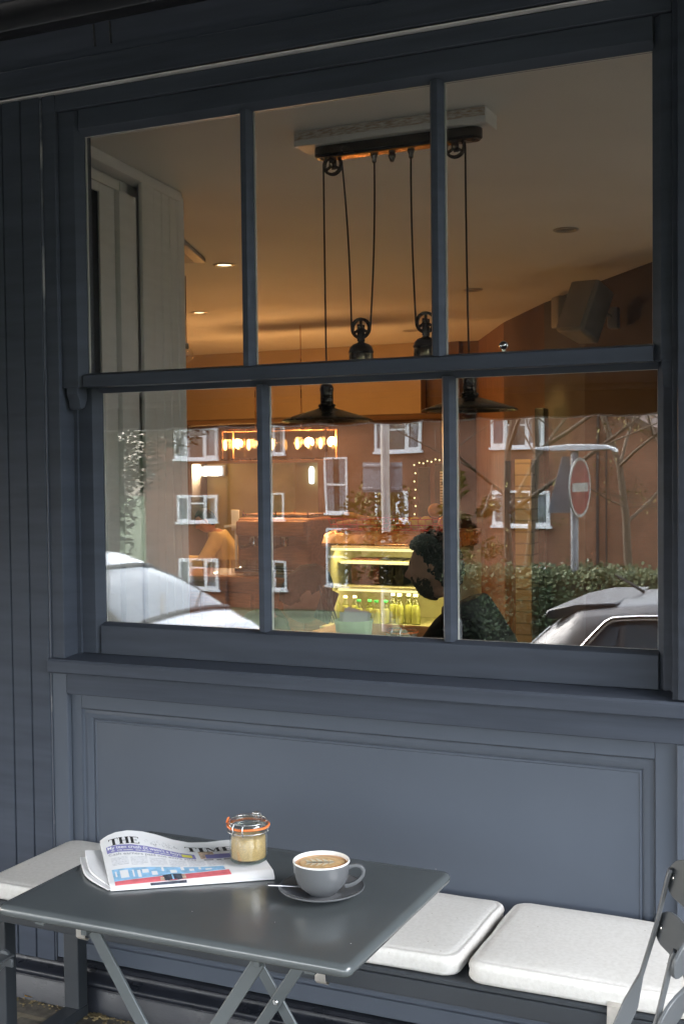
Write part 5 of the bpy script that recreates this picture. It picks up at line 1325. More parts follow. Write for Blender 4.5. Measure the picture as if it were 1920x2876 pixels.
M['shade_leaf'] = mat('near_black_leaves', (.006, .008, .005), .9, 0, .5, 5, 0, 1, (1, 1, 1), .001, .05)  # near-black, so the shrub's mirror image stays dark
M['bud'] = mat('yellow_green_buds', (.15, .13, .03), .8, 0, .3, 3)
M['bark'] = mat('bark', (.085, .062, .042), .9, 0, .3, 8, .6, 30, (4, 4, 1), .01)
M['concrete'] = mat('pale_painted_column', (.36, .34, .32), .7, 0, .08, 3)
M['galv'] = mat('galvanised_steel', (.22, .23, .25), .5, .4, .15, 9)
M['lampgrey'] = mat('pale_lamp_housing', (.46, .48, .50), .35, 0, .06)
M['signred'] = mat('red_sign_face', (.15, .018, .018), .4)
M['signwhite'] = mat('white_sign_face', (.26, .26, .25), .4)
M['car_silver'] = mat('silver_car_paint', (.50, .52, .56), .16, .55, .03)
M['car_grey'] = mat('grey_car_paint', (.085, .088, .10), .3, .2, .03)
M['car_glass'] = mat('car_glass', (.05, .068, .09), .03, 0, .05, 3, 0, 1, (1, 1, 1), .001, 1.)
M['tyre'] = mat('tyre', (.02, .02, .02), .85)
M['lens'] = mat('red_lamp_lens', (.45, .02, .02), .15)
M['plastic'] = mat('black_trim', (.02, .02, .022), .5)
m_, nt, out = nodes_of('stone_paving'); N = nt.nodes.new; L = nt.links.new
bs = N('ShaderNodeBsdfPrincipled'); bs.inputs['Roughness'].default_value = .85; L(bs.outputs[0], out.inputs[0])
tc = N('ShaderNodeTexCoord'); mp = N('ShaderNodeMapping'); mp.inputs['Location'].default_value = (.28, .07, 0); L(tc.outputs['Object'], mp.inputs[0])
tb = N('ShaderNodeTexBrick'); tb.inputs['Scale'].default_value = 1; tb.inputs['Brick Width'].default_value = .6; tb.inputs['Row Height'].default_value = .45; tb.inputs['Mortar Size'].default_value = .011; tb.inputs['Mortar Smooth'].default_value = .3
tb.inputs['Color1'].default_value = (.125, .11, .09, 1); tb.inputs['Color2'].default_value = (.10, .09, .075, 1); tb.inputs['Mortar'].default_value = (.20, .17, .12, 1)
nd = N('ShaderNodeTexNoise'); nd.inputs['Scale'].default_value = 2.5; nd.inputs['Detail'].default_value = 8; L(tc.outputs['Object'], nd.inputs['Vector'])
dv = N('ShaderNodeVectorMath'); dv.operation = 'MULTIPLY_ADD'; dv.inputs[1].default_value = (.03, .03, .03); L(nd.outputs['Color'], dv.inputs[0]); L(mp.outputs[0], dv.inputs[2]); L(dv.outputs[0], tb.inputs['Vector'])
n2 = N('ShaderNodeTexNoise'); n2.inputs['Scale'].default_value = 38; n2.inputs['Detail'].default_value = 7; L(tc.outputs['Object'], n2.inputs['Vector'])
mr = N('ShaderNodeMapRange'); mr.inputs[1].default_value = .3; mr.inputs[2].default_value = .7; mr.inputs[3].default_value = .65; mr.inputs[4].default_value = 1.3; L(n2.outputs[0], mr.inputs[0])
hs = N('ShaderNodeHueSaturation'); L(tb.outputs['Color'], hs.inputs['Color']); L(mr.outputs[0], hs.inputs['Value']); L(hs.outputs[0], bs.inputs['Base Color'])
bp = N('ShaderNodeBump'); bp.inputs['Strength'].default_value = .6; bp.inputs['Distance'].default_value = .004; L(n2.outputs[0], bp.inputs['Height']); L(bp.outputs[0], bs.inputs['Normal'])
M['paving'] = m_
st(MB().box(-14, 14, -3.75, .10, GZ-.9, GZ), 'pavement', 'paving')
# a little dirt, moss and a fallen leaf in the joint by the skirting
b = MB(); rr = random.Random(11)
for k in range(900):
    x = rr.uniform(-2.7, .2); y = -.027-abs(rr.gauss(0, .018)); r = rr.uniform(.0012, .0042)*(1.4 if mnoise.noise(Vector((x*6, 0, 0))) > .1 else .7)
    b.box(x-r, x+r*1.3, y-r, y+r, GZ+.0004, GZ+r*.9, 0, 1, Matrix.Translation((x, y, 0)) @ Matrix.Rotation(rr.random()*3, 4, 'Z') @ Matrix.Translation((-x, -y, 0)))
tag(b.build('grit', mat('joint_grit', (.24, .18, .09), .95, 0, .5, 60), None), 'loose grit and moss in the joint along the skirting', 'grit', None, 'stuff')
p = atz(88, 2805, GZ); b = MB()
for (dx, dy, r, a) in ((0, 0, .020, .3), (.016, .006, .012, 1.4)):
    b.grid(lambda u, v: Vector((p.x+dx+r*(u-.5)*2*math.cos(a)-r*.6*(v-.5)*2*(1-(2*u-1)**2)*math.sin(a), p.y+dy+r*(u-.5)*2*math.sin(a)+r*.6*(v-.5)*2*(1-(2*u-1)**2)*math.cos(a), GZ+.0045+.006*(2*v-1)**2+.002*math.sin(u*5))), 8, 4)
bmesh.ops.solidify(b.bm, geom=b.bm.faces[:], thickness=.0006)
tag(b.build('fallen_leaf', mat('yellow_leaf', (.62, .36, .03), .7, 0, .25, 60), None), 'yellow fallen leaf at the foot of the boarded wall', 'leaf')

RZ = at(1570, 1690, 5.2).z-1.41         # the road lies lower than the raised cafe terrace
prof = [(3, RZ-.3), (-3.6, RZ-.3), (-3.9, RZ-.02), (-9.2, RZ-.06), (-11.2, RZ+.05), (-14, RZ-.05), (-20, -1.75), (-28, -2.6), (-36, -3.95), (-46, -4.2), (-90, -4.6), (-260, -5)]
b = MB(); xs = [-260, -90, -50, -30, -20, -10, 0, 10, 20, 30, 50, 90, 260]
V = [[b.bm.verts.new((x, y, z+.12*mnoise.noise(Vector((x*.07, y*.07, 0)))*(y < -16))) for x in xs] for y, z in prof]
for j in range(len(prof)-1):
    for i in range(len(xs)-1): b.bm.faces.new((V[j][i], V[j+1][i], V[j+1][i+1], V[j][i+1]))
o = st(b, 'ground', 'grass')
st(MB().box(-120, 120, -9.2, -3.85, RZ-.2, RZ), 'road', 'asphalt')
st(MB().box(-120, 120, -11.2, -9.2, RZ-.2, RZ+.12, .02, 1), 'far_pavement', 'pave2')
b = MB()
for k in range(-20, 20): b.box(k*4-1, k*4+1, -6.85, -6.75, RZ+.001, RZ+.0045)
tag(b.build('road_markings', 'signwhite', None, 0), None, None, None, 'structure')
st(MB().box(-14, 14, -3.84, -3.751, RZ-.1, GZ+.002), 'terrace_edge', 'stone')

# ---- brick flats ---------------------------------------------------------------------------------
HY = 40.; hy = 2*GLASS_Y-HY; HB = -4.35
fl_ = thing('apartment_building', (at(1100, 1400, HY).x, hy, HB), 'long red brick block of flats with white framed windows across the street', 'building')
L0, L1 = at(402, 1300, HY).x, at(1660, 1300, HY).x; top = at(1100, 1050, HY).z
v1, v2 = at(1740, 1166, HY), at(1850, 1226, HY); sl = (v2.z-v1.z)/(v2.x-v1.x)
xr = L1+10.5; zr_ = lambda x: v1.z+sl*(x-v1.x)
b = MB(); b.prism([(L0, HB), (xr, HB), (xr, zr_(xr)), (L1+.2, zr_(L1+.2)), (L1+.2-5.5, zr_(L1+.2)), (L0, zr_(L1+.2))], 'xz', hy-9, hy)
b.build('wall', 'brick', fl_, 0)
b = MB(); th = .22; zt = zr_(L1+.2)
b.prism([(xr+.5, zr_(xr+.5)+.0), (L1+.2, zt), (L1+.2, zt+th), (xr+.5, zr_(xr+.5)+th)], 'xz', hy-9.2, hy+.25)
b.prism([(hy+.5, zt+.002), (hy-4.5, zt+2.4), (hy-9.4, zt+.002)], 'yz', L0-.4, L1+.19)
b.build('roof', 'roof', fl_, 0)
b = MB(); b.box(L0-.2, L1, hy+.5, hy+.62, zt-.06, zt+.08); b.build('gutter', 'upvc', fl_)
b = MB()
for px in (1675, 1700, 640):
    x = at(px, 1400, HY).x; b.tube([(x, hy+.07, HB), (x, hy+.07, zr_(x)-.2 if x > L1 else zt)], .055 if px != 1700 else .03, 8)
b.build('downpipe', 'plastic', fl_)
def win(x0, y0, x1, y1, cols, tall=False, curtain=.5, transom=.3):
    a, c = at(x0, y0, HY), at(x1, y1, HY); X0, X1, Z1, Z0 = a.x, c.x, a.z, c.z
    n = len(cols); w = X1-X0; t = .075
    f = MB(); yf, yb = hy+.07, hy+.001
    f.box(X0, X1, yb, yf, Z1-t, Z1); f.box(X0, X1, yb, yf, Z0, Z0+t); f.box(X0, X0+t, yb, yf, Z0+t+.001, Z1-t-.001); f.box(X1-t, X1, yb, yf, Z0+t+.001, Z1-t-.001)
    xs = [X0]
    for q in cols: xs.append(X0+w*q)
    for x in xs[1:-1]: f.box(x-t*.6, x+t*.6, yb, yf-.005, Z0+t+.001, Z1-t-.001)
    if tall:
        zm = (Z0+Z1)/2; f.box(X0+t+.001, X1-t-.001, yb, yf-.004, zm-t*.5, zm+t*.5)
    elif n > 1:
        k = 1 if n >= 3 else 0
        zm = Z1-(Z1-Z0)*transom; f.box(xs[k]+t*.6+.001, xs[k+1]-t*.6-.001, yb, yf-.007, zm-t*.45, zm+t*.45)
        # opening casements stand a little proud
        for q in (0, n-1):
            if n >= 3: 
                xa, xb_ = xs[q]+.02, xs[q+1]-.02
                f.box(xa, xb_, yf, yf+.02, Z1-t-.06, Z1-.02); f.box(xa, xb_, yf, yf+.02, Z0+.02, Z0+t+.06); f.box(xa, xa+.10, yf, yf+.02, Z0+t+.061, Z1-t-.061); f.box(xb_-.10, xb_, yf, yf+.02, Z0+t+.061, Z1-t-.061)
    wo = f.build('window', 'upvc', fl_, 0)
    MB().box(X0+.02, X1-.02, hy+.0145, hy+.022, Z0+.02, Z1-.02).build('pane', 'winglass', wo, 0)
    g = MB()
    N_ = 44
    for (xa, xb_) in (((X0+.03), X0+w*curtain*.5), (X1-w*curtain*.5, X1-.03)):
        prev = None
        for i in range(N_//2+1):
            x = xa+(xb_-xa)*i/(N_//2); y = hy+.007+.004*math.sin(i*1.7)
            q = [g.bm.verts.new((x, y, Z0+.03)), g.bm.verts.new((x, y, Z1-.03))]
            if prev: g.bm.faces.new((prev[0], q[0], q[1], prev[1]))
            prev = q
    g.build('curtain', 'net', wo, 0)
    g = MB(); g.box(X0+.01, X1-.01, hy+.0005, hy+.0012, Z0+.01, Z1-.01); g.build('dark_backing', 'plastic', wo, 0)  # thin black sheet standing in for the unlit room behind
    g = MB(); g.box(X0-.06, X1+.06, hy+.001, hy+.14, Z0-.09, Z0-.001); g.build('sill', 'upvc', wo, 0)
M['winglass'] = glass('flat_window_glass', (.9, .92, .93), .10)
C3 = (.30, .68, 1); C2 = (.45, 1)
for (x0, x1) in ((492, 612),):
    win(x0, 1200, x1, 1286, C3, False, .7); win(x0+3, 1388, x1+3, 1466, C3, False, .35); win(x0+10, 1568, x1+8, 1655, C3, False, .75)
win(742, 1195, 799, 1273, C2, False, .5); win(742, 1388, 801, 1460, C2, False, .2); win(742, 1573, 803, 1655, C2, False, .3)
win(912, 1286, 976, 1440, (1,), True, .75); win(914, 1482, 978, 1642, (1,), True, .3)
win(1055, 1180, 1185, 1267, C3, False, .5); win(1375, 1172, 1532, 1256, C3, False, .55); win(1379, 1378, 1546, 1476, C3, False, .4); win(1380, 1590, 1540, 1690, C3, False, .4)
win(1055, 1380, 1150, 1465, C3, False, .5)
# ---- trees ---------------------------------------------------------------------------------------
def bare_tree(base, h, seed, label, lean=(0, 0), buds=700, spread=1.):
    rr = random.Random(seed); root = thing('tree', base, label, 'tree'); b = MB(); tips = []
    def grow(p, d, L_, r, lev):
        pts = [p]; rs = [r]; n = 4
        for i in range(n):
            d = (d+Vector((rr.gauss(0, .10), rr.gauss(0, .10), rr.gauss(.03, .06)))).normalized(); p = p+d*(L_/n); pts.append(p); rs.append(r*(1-.42*(i+1)/n))
            if lev > 0 and i >= (1 if lev < 4 else 1):
                for k in range(rr.choice((1, 2))):
                    ax = Vector((rr.gauss(0, 1), rr.gauss(0, 1), rr.gauss(.25, .5))).normalized(); nd_ = (d*.55+ax*.75*spread).normalized()
                    grow(p, nd_, L_*rr.uniform(.5, .72), r*(1-.42*(i+1)/n)*.58, lev-1)
        b.tube(pts, [max(.004, q) for q in rs], 6 if r < .05 else 10, False, True)
        if lev <= 1: tips.extend(pts[1:])
    grow(Vector(base), Vector((lean[0], lean[1], 1)).normalized(), h*.55, h*.0115, 4)
    b.build('branches', 'bark', root, 60)
    g = MB()
    for k in range(buds):
        p = rr.choice(tips)+Vector((rr.gauss(0, .10), rr.gauss(0, .10), rr.gauss(0, .10))); s_ = rr.uniform(.02, .045); u = Vector((rr.gauss(0, 1), rr.gauss(0, 1), rr.gauss(0, 1))).normalized(); w = u.orthogonal().normalized()
        g.quad(p-u*s_, p+w*s_*.6, p+u*s_, p-w*s_*.6)
    g.build('buds', 'bud', root, 0); return root
def gz(y):
    for (y0, z0), (y1, z1) in zip(prof, prof[1:]):
        if y1 <= y <= y0: return z0+(z1-z0)*(y0-y)/(y0-y1)
    return -4
def tbase(px, Y): p = street(px, 1500, Y); return (p.x, p.y, gz(p.y)-.05)
bare_tree(tbase(1440, 17), 7.5, 4, 'bare street tree with slender leaning limbs in front of the flats', (-.06, 0), 900)
bare_tree(tbase(1492, 19.5), 8.5, 9, 'taller bare street tree with yellow green buds in front of the gable', (.05, 0), 900)
bare_tree(tbase(1760, 24), 9, 15, 'bare tree with drooping twigs beside the gable end of the flats', (.0, 0), 1200, 1.2)
def leafy(base, r, h, n, m, label, seed, name='bush', cat='bush', trunk=True, sz=(.05, .11)):
    rr = random.Random(seed); root = thing(name, base, label, cat)
    if trunk:
        b = MB(); b.tube([base, (base[0]+.1, base[1], base[2]+h*.4), (base[0], base[1]+.1, base[2]+h*.8)], [h*.03, h*.022, h*.008], 9)
        for k in range(7):
            a = rr.random()*6.28; b.tube([(base[0], base[1], base[2]+h*(.25+.08*k)), (base[0]+r*.7*math.cos(a), base[1]+r*.7*math.sin(a), base[2]+h*(.4+.08*k))], [h*.010, h*.003], 6)
        b.build('trunk', 'bark', root, 60)
    cl = [(Vector((rr.gauss(0, .45)*r, rr.gauss(0, .45)*r, h*rr.uniform(.18 if trunk else .1, .95))), rr.uniform(.22, .42)*r) for _ in range(26)]
    g = MB()
    for k in range(n):
        c, q = rr.choice(cl); d = Vector((rr.gauss(0, 1), rr.gauss(0, 1), rr.gauss(0, 1))).normalized(); p = Vector(base)+c+d*q*rr.random()**.35; s_ = rr.uniform(*sz)
        u = Vector((rr.gauss(0, 1), rr.gauss(0, 1), rr.gauss(0, .6))).normalized(); w = u.orthogonal().normalized()
        g.quad(p-u*s_, p+w*s_*.55, p+u*s_, p-w*s_*.55)
    g.build('crown' if trunk else 'foliage', m, root, 0); return root
leafy(tbase(305, 24), 2.8, 9.5, 16000, 'leaf', 'dark evergreen tree beyond the left end of the flats', 21, 'tree', 'tree')
leafy(tbase(150, 30), 4.0, 11, 7000, 'leaf', 'broad dark evergreen tree farthest left beyond the silver car', 23, 'tree', 'tree')
leafy(tbase(1075, 26), 1.3, 3.6, 2600, 'bud', 'yellow green bush behind the pale lamp column', 31, 'bush', 'bush', False)
leafy(tbase(1305, 25), .75, 4.0, 1800, 'bud', 'yellow green bush standing behind the end of the clipped hedge', 33, 'bush', 'bush', False)
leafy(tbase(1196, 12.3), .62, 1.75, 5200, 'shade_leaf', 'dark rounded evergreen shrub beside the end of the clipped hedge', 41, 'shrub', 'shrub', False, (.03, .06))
sb_ = tbase(1190, 12.3); MB().sphere((sb_[0], sb_[1], sb_[2]+.74), (.36, .34, .74), 20, 14).build('dark_core', 'shade_leaf', bpy.data.objects['shrub'], 60)  # solid dark core added to block the brick's reflection
# ---- hedge ---------------------------------------------------------------------------------------
hl, hr = street(1238, 1600, 12.1), street(1900, 1600, 12.1); hzt = at(1500, 1603, 12.1).z; hzb = gz(hl.y)-.1
hdg = thing('hedge', ((hl.x+hr.x)/2+1.5, hl.y, hzb), 'long clipped dark green hedge along the far pavement', 'hedge')
b = MB(); b.box(hl.x+.12, hr.x+4, hl.y-.75, hl.y-.12, hzb, hzt-.14, .05, 2); b.build('dark_core', mat('hedge_shade_wood', (.012, .016, .010), .95), hdg)
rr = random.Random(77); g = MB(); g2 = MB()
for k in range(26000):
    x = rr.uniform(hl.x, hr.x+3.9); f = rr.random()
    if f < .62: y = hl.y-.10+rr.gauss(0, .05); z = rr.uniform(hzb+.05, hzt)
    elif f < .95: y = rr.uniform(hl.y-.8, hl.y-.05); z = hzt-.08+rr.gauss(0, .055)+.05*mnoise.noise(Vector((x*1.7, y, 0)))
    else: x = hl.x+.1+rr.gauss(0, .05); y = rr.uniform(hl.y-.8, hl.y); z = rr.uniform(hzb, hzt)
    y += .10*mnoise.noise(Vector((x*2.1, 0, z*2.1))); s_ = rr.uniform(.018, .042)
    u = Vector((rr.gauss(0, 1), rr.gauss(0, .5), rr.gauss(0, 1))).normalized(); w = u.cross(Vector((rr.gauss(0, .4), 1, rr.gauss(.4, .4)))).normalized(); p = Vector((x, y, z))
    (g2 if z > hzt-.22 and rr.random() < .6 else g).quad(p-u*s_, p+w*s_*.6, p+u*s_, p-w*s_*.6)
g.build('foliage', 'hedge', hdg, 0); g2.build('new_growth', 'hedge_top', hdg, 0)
# ---- posts and signs -----------------------------------------------------------------------------
PY_ = 13.; pc = street(1085, 1400, PY_)
col = thing('street_lamp', (pc.x, pc.y, gz(pc.y)), 'tall pale painted street lamp column carrying the back of a grey sign', 'street lamp')
b = MB(); b.tube([(pc.x, pc.y, gz(pc.y)-.1), (pc.x, pc.y, gz(pc.y)+1.3)], .082, 20); b.tube([(pc.x, pc.y, gz(pc.y)+1.31), (pc.x, pc.y, 6.2)], [.066, .05], 20)
b.tube([(pc.x, pc.y, 6.2), (pc.x, pc.y+.3, 6.7), (pc.x, pc.y+1.2, 6.85)], .035, 10); b.build('column', 'concrete', col, 50)
b = MB(); b.box(pc.x-.14, pc.x+.14, pc.y+1.1, pc.y+1.75, 6.82, 6.95, .04, 3); b.build('lamp_head', 'lampgrey', col)
s0, s1 = at(1010, 1300, PY_), at(1126, 1384, PY_)
sg = thing('road_sign', ((s0.x+s1.x)/2, pc.y-.1, s1.z), 'back of a rectangular grey road sign clamped to the pale lamp column', 'sign')
b = MB(); b.box(s0.x, s1.x, pc.y-.095, pc.y-.090, s1.z, s0.z, .001, 1); b.build('plate', 'galv', sg)
b = MB()
for z in (s0.z-.05, s1.z+.05): b.box(s0.x, s1.x, pc.y-.0895, pc.y-.066, z-.022, z+.022, .004, 1)
b.build('channel', 'galv', sg)
NY = 12.5; np_ = street(1610, 1400, NY); ng = gz(np_.y)
np0 = thing('sign_post_lamp', (np_.x, np_.y, ng), 'short grey lamp post with a long flat lantern above the no entry sign', 'street lamp')
ztop = at(1610, 1262, NY).z
b = MB(); b.tube([(np_.x, np_.y, ng-.1), (np_.x, np_.y, ztop)], .048, 18); b.build('post', 'galv', np0, 50)
a, c = at(1508, 1262, NY), at(1728, 1262, NY)
b = MB(); x0, x1, z = a.x, c.x, ztop
b.prism([(x0, z-.005), (x0+.12, z-.018), (x0+.25, z-.022), (x1-.22, z-.018), (x1-.08, z-.012), (x1, z-.055), (x1-.01, z-.005), (x1-.14, z+.045), (x1-.32, z+.058), (x0+.42, z+.062), (x0+.28, z+.045), (x0+.10, z+.030), (x0, z+.020)], 'xz', np_.y-.11, np_.y+.11)
b.build('lantern', 'lampgrey', np0, 40, .012)
dc = at(1618, 1368, NY); Rr = 80/3351.35*(dc-CAM).dot(_F)
dM = Matrix.Translation((np_.x+.075, np_.y+.02, dc.z)) @ Matrix.Rotation(rad(-83), 4, 'Z') @ Matrix.Rotation(rad(-90), 4, 'X')
ns = thing('no_entry_sign', (np_.x, np_.y+.07, dc.z), 'round red no entry sign with a white bar on the grey lamp post', 'sign')
b = MB(); b.lathe([(0, -.003), (Rr*.93, -.003), (Rr*.93, .003), (0, .003)], (0, 0, 0), 48, dM); b.build('face', 'signred', ns, 30)
b = MB(); b.lathe([(Rr*.931, -.0035), (Rr*1.0, -.0035), (Rr*1.01, -.012), (Rr*1.03, -.012), (Rr*1.03, .0045), (Rr*.931, .0045), (Rr*.931, -.0035)], (0, 0, 0), 48, dM); b.build('rim', 'signwhite', ns, 30)
b = MB(); b.box(-Rr*.76, Rr*.76, -Rr*.15, Rr*.15, .0035, .006, .0, 1, dM); b.build('bar', 'signwhite', ns, 0)
t0 = at(1580, 1360, NY+.1); b = MB(); b.prism([(-.20, -.36), (.19, -.36), (.07, .36), (-.02, .36)], 'xz', -.004, .004, Matrix.Translation((np_.x-.17, np_.y-.16, t0.z)) @ Matrix.Rotation(rad(-20), 4, 'Z'))
tag(b.build('road_sign', 'galv', None, 0), 'dark back of a tapering road sign beside the no entry disc', 'sign')
bo = street(1278, 1760, 4.6); b = MB(); bz = at(1278, 1738, 4.6).z; b.lathe([(0, RZ), (.032, RZ), (.032, bz-.03), (.03, bz-.012), (.022, bz-.002), (0, bz)], (bo.x, bo.y, 0), 20); tag(b.build('bollard', 'galv', None, 50), 'short round topped steel bollard beside the parked cars', 'bollard')

# ---- cars ----------------------------------------------------------------------------------------
def lut(T_, x):
    if x <= T_[0][0]: return T_[0][1]
    for (a, p), (c, q) in zip(T_, T_[1:]):
        if x <= c:
            t = (x-a)/(c-a); t = t*t*(3-2*t)*.35+t*.65; return p+(q-p)*t
    return T_[-1][1]
def make_car(ox, oy, oz, paint, label, zs=1., top=None, spoiler=True, chrome=True):
    root = thing('parked_car', (ox, oy, oz), label, 'car', 'cars parked along the kerb')
    TOP = top or [(0, .62), (.03, .80), (.10, .92), (.35, 1.13), (.62, 1.35), (.76, 1.44), (1.2, 1.485), (1.8, 1.49), (2.2, 1.465), (2.42, 1.40), (3.05, 1.02), (3.2, .97), (3.7, .90), (4.05, .80), (4.18, .66), (4.2, .5)]
    RW_ = [(0, .66), (.12, .70), (.55, .56), (.9, .58), (1.8, .60), (2.3, .57), (3.1, .74), (3.6, .72), (4.1, .55), (4.2, .45)]
    HW = [(0, .72), (.15, .82), (.7, .88), (2.5, .89), (3.6, .86), (4.05, .74), (4.2, .55)]
    BT = [(0, .60), (.2, .93), (.9, .93), (2.6, .90), (3.1, .89), (3.6, .83), (4.1, .68), (4.2, .5)]
    def sec(x, t):        # t 0..1 from the sill to the centre line of the roof
        tp = lut(TOP, x); bt = min(lut(BT, x), tp-.03); hw = lut(HW, x); rw = min(lut(RW_, x), hw-.01)
        P_ = [(hw*.90, .20), (hw*.985, .34), (hw, .55), (hw*.985, bt), (rw+(hw*.985-rw)*.12, tp-.06), (rw*.95, tp-.014), (rw*.6, tp+.006), (0, tp+.014)]
        k = t*(len(P_)-1); i = min(int(k), len(P_)-2); f = k-i; f = f*f*(3-2*f)*.3+f*.7
        return P_[i][0]+(P_[i+1][0]-P_[i][0])*f, P_[i][1]+(P_[i+1][1]-P_[i][1])*f
    def S(x, t, side, off=0.):
        y, z = sec(x, t)
        if off:
            y1, z1 = sec(x, min(1, t+.01)); y0, z0 = sec(x, max(0, t-.01)); n_ = Vector((z1-z0, -(y1-y0))).normalized()
            if n_.length: y += n_.x*off; z += n_.y*off
        return Vector((ox+x, oy+side*y, oz+z*zs))
    NX, NT = 84, 42; b = MB()
    xs_ = [4.2*i/NX for i in range(NX+1)]
    rows = [[b.bm.verts.new(S(x, 1-abs(-1+2*j/NT), -1 if j < NT/2 else 1)) for j in range(NT+1)] for x in xs_]
    for i in range(NX):
        for j in range(NT): b.bm.faces.new((rows[i][j], rows[i][j+1], rows[i+1][j+1], rows[i+1][j]))
    b.bm.faces.new(rows[0]); b.bm.faces.new(rows[-1][::-1])
    for i in range(NX): b.bm.faces.new((rows[i][NT], rows[i][0], rows[i+1][0], rows[i+1][NT]))
    bmesh.ops.remove_doubles(b.bm, verts=b.bm.verts[:], dist=.0005); bmesh.ops.recalc_face_normals(b.bm, faces=b.bm.faces[:])
    body = b.build('body', paint, root, 50)
    def patch_(name, m, pts_fn, nu, nv, parent=root, both=False):
        g = MB()
        for sd in ((-1, 1) if both else (0,)):
            g.grid((lambda u, v: pts_fn(u, v, sd)), nu, nv)
        bmesh.ops.recalc_face_normals(g.bm, faces=g.bm.faces[:]); return g.build(name, m, parent, 60)
    x_t = 2.40; x_b = 3.07
    def acr(u, x, t0):
        q = abs(2*u-1); return S(x, 1-q*(1-t0), -1 if u < .5 else 1, .006)
    patch_('windscreen', 'car_glass', lambda u, v, sd: acr(u, x_b+(x_t-x_b)*v, .62+.06*v), 24, 12)
    g = MB(); ed = [acr(0, x_b+(x_t-x_b)*v/10, .62+.06*v/10) for v in range(11)]+[acr(u/14, x_t, .68) for u in range(1, 15)]+[acr(1, x_t+(x_b-x_t)*v/10, .68-.06*v/10) for v in range(1, 11)]+[acr(1-u/14, x_b, .62) for u in range(1, 14)]
    g.tube(ed, .022, 6, True); g.build('windscreen_seal', 'plastic', root, 60)
    patch_('rear_window', 'car_glass', lambda u, v, sd: acr(u, .13+(.58-.13)*v, .66+.03*v), 24, 10)
    def side_win(xa, xb_, ta, tb_, sd, u, v, pinch0=0, pinch1=0):
        x = xa+(xb_-xa)*u; lo_, hi_ = .445, .562
        hi2 = lo_+(hi_-lo_)*min(1, (u*(xb_-xa)+.02)/max(pinch0, .001)) if pinch0 else hi_
        if pinch1: hi2 = min(hi2, lo_+(hi_-lo_)*min(1, ((1-u)*(xb_-xa)+.02)/pinch1))
        return S(x, lo_+(hi2-lo_)*v, sd, .006)
    for sd in (-1, 1):
        for (xa, xb_, p0, p1) in ((.62, 1.02, .36, 0), (1.06, 1.78, 0, 0), (1.86, 2.66, 0, .55)):
            g = MB(); g.grid(lambda u, v: side_win(xa, xb_, 0, 0, sd, u, v, p0, p1), 16, 6); bmesh.ops.recalc_face_normals(g.bm, faces=g.bm.faces[:]); g.build('side_window', 'car_glass', root, 60)
        g = MB(); prev = [side_win(.62, 1.02, 0, 0, sd, u/10, 1, .36, 0) for u in range(11)]+[side_win(1.06, 1.78, 0, 0, sd, u/8, 1) for u in range(9)]+[side_win(1.86, 2.66, 0, 0, sd, u/12, 1, 0, .55) for u in range(13)]
        low = [side_win(.62, 1.02, 0, 0, sd, u/4, 0, .36, 0) for u in range(5)]
        tr = low[::-1]+[side_win(.62, 1.02, 0, 0, sd, 0, .5, .36)-Vector((.03, 0, 0))]+prev
        g.tube(tr, .020 if chrome else .008, 8); g.build('window_trim', 'chrome' if chrome else 'plastic', root, 60)
    if spoiler:
        g = MB(); g.prism([(.54, 1.375), (.57, 1.415), (.74, 1.458), (.98, 1.474), (.98, 1.455), (.76, 1.42), (.68, 1.37), (.60, 1.355)], 'xz', -.55, .55, Matrix.Translation((ox, oy, oz)) @ Matrix.Scale(zs, 4, (0, 0, 1))); g.build('roof_spoiler', paint, root, 40, .012)
    g = MB(); g.tube([(ox+1.05, oy, oz+1.49*zs), (ox+.86, oy, oz+1.60*zs)], [.012, .006], 8); g.build('aerial', 'plastic', root)
    for xw in (.78, 3.38):
        for sd in (-1, 1):
            g = MB(); Mw = Matrix.Translation((ox+xw, oy+sd*.80, oz+.315)) @ Matrix.Rotation(rad(90), 4, 'X')
            g.lathe([(.20, -.10), (.29, -.10), (.315, -.06), (.315, .06), (.29, .10), (.20, .10)], (0, 0, 0), 36, Mw); wl = g.build('wheel', 'tyre', root, 40)
            g = MB(); g.lathe([(0, -.09), (.19, -.085), (.20, -.05), (.20, .05), (.19, .085), (0, .09)], (0, 0, 0), 30, Mw); g.build('rim', 'galv', wl, 40)
    for sd in (-1, 1):
        g = MB(); g.grid(lambda u, v: S(.03+.20*u, .33+.10*v, sd, .008), 6, 5); bmesh.ops.recalc_face_normals(g.bm, faces=g.bm.faces[:]); g.build('tail_lamp', 'lens', root, 60)
        g = MB(); g.grid(lambda u, v: S(3.80+.30*u, .36+.12*v, sd, .008), 6, 5); bmesh.ops.recalc_face_normals(g.bm, faces=g.bm.faces[:]); g.build('headlight', 'chrome', root, 60)
        q = S(2.72, .50, sd); g = MB(); g.sphere((q.x, q.y+sd*.10, q.z), (.06, .09, .06), 14, 10); g.bar((q.x, q.y+sd*.0, q.z-.02), (q.x, q.y+sd*.06, q.z-.01), .03, .03); g.build('wing_mirror', paint, root)
    for k in (0, 1):
        g = MB(); g.tube([acr(.42+.2*k, 3.06, .62)+Vector((.01, 0, .012)), acr(.14+.34*k, 2.86, .62)+Vector((0, 0, .012))], .010, 6); g.build('wiper', 'plastic', root)
    return root
sp3 = at(1570, 1690, 5.2)
make_car(sp3.x-.50, 2*GLASS_Y-5.2, RZ, 'car_grey', 'grey hatchback with a roof spoiler and chrome edged side windows, seen from behind')
TALL = [(0, .62), (.04, .9), (.10, 1.1), (.25, 1.40), (.45, 1.55), (.9, 1.62), (1.7, 1.64), (2.1, 1.60), (2.3, 1.54), (2.5, 1.44), (3.30, 1.06), (3.4, 1.0), (3.8, .92), (4.05, .82), (4.18, .66), (4.2, .5)]
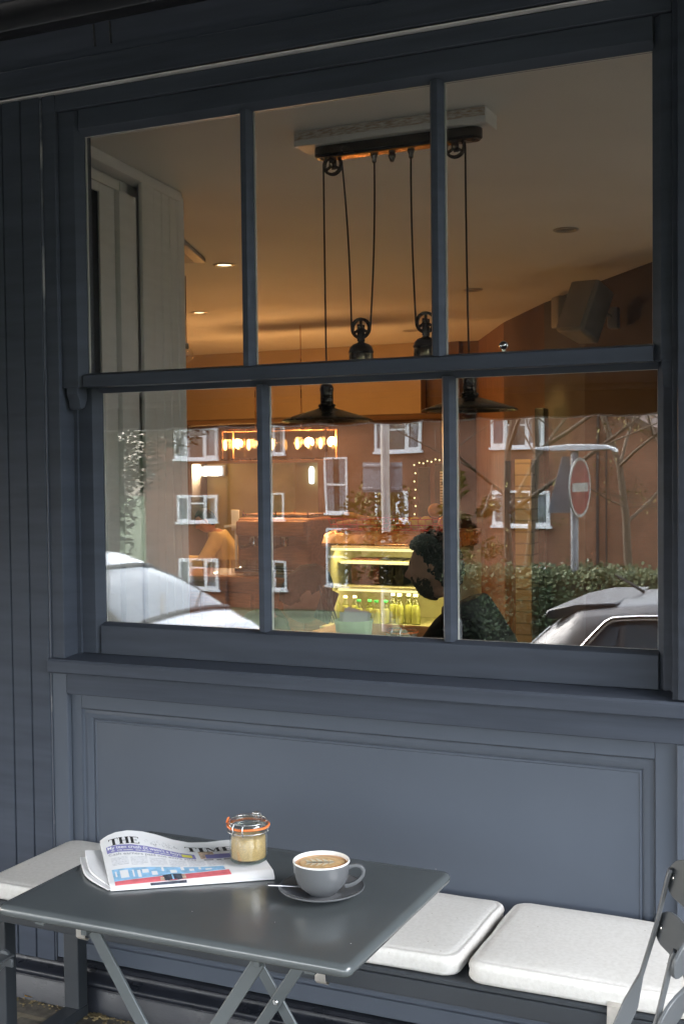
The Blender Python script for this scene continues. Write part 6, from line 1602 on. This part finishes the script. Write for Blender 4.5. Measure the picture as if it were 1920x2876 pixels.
q = at(670, 1745, 6.1)
make_car(q.x-3.15, 2*GLASS_Y-5.35, RZ, 'car_silver', 'silver people carrier with a large sloping windscreen parked ahead of the grey hatchback', 1.02, TALL, False, False)
# ================================================================= LIGHT, SKY, CAMERA
lamp('SPOT', 'pier_spot', (pa.x+.1, 4.55, ZC-.03), 5, (1, .60, .20), .03, (rad(28), 0, rad(8)), 50)
lamp('AREA', 'back_room_light', (at(700, 1200, 8.1).x, 8.05, zlow-.02), 2.2, WARM, (2.2, .4), (0, 0, 0))
sc = bpy.context.scene
w = bpy.data.worlds.new('World'); sc.world = w; w.use_nodes = True
nt = w.node_tree; nt.nodes.clear(); N = nt.nodes.new; L = nt.links.new
SUN_EL, SUN_AZ = rad(42), rad(102)          # low veiled sun shining along the street from the right
sky = N('ShaderNodeTexSky'); sky.sky_type = 'NISHITA'; sky.sun_disc = False; sky.sun_elevation = SUN_EL; sky.sun_rotation = 2*PI-SUN_AZ; sky.dust_density = 4; sky.air_density = 1.2; sky.ozone_density = 1
hs = N('ShaderNodeHueSaturation'); hs.inputs['Saturation'].default_value = .42
bg = N('ShaderNodeBackground'); bg.inputs[1].default_value = .15; out = N('ShaderNodeOutputWorld')
L(sky.outputs[0], hs.inputs['Color']); L(hs.outputs[0], bg.inputs[0]); L(bg.outputs[0], out.inputs[0])
sl_ = bpy.data.lights.new('sun', 'SUN'); sl_.energy = .45; sl_.angle = rad(40); sl_.color = (1, .96, .9)
so = bpy.data.objects.new('sun', sl_); C.objects.link(so)
sd = Vector((math.sin(SUN_AZ)*math.cos(SUN_EL), math.cos(SUN_AZ)*math.cos(SUN_EL), math.sin(SUN_EL)))
so.rotation_euler = sd.to_track_quat('Z', 'Y').to_euler(); so.location = (30, -8, 25)
cd = bpy.data.cameras.new('camera'); co = bpy.data.objects.new('camera', cd); C.objects.link(co)
m = Matrix((_R, _U, -_F)).transposed().to_4x4(); m.translation = CAM; co.matrix_world = m
cd.sensor_fit = 'VERTICAL'; cd.sensor_height = 36; cd.lens = FPX/IH*36; cd.clip_start = .05; cd.clip_end = 600
sc.camera = co
sc.view_settings.view_transform = 'Standard'; sc.view_settings.look = 'None'; sc.view_settings.gamma = 1; sc.view_settings.exposure = 3.82
cy = sc.cycles
cy.max_bounces = 10; cy.diffuse_bounces = 5; cy.glossy_bounces = 5; cy.transparent_max_bounces = 48; cy.transmission_bounces = 6
cy.sample_clamp_indirect = 6; cy.use_denoising = True
try: cy.denoiser = 'OPENIMAGEDENOISE'
except Exception: pass
cy.caustics_reflective = False; cy.caustics_refractive = False; cy.blur_glossy = .5
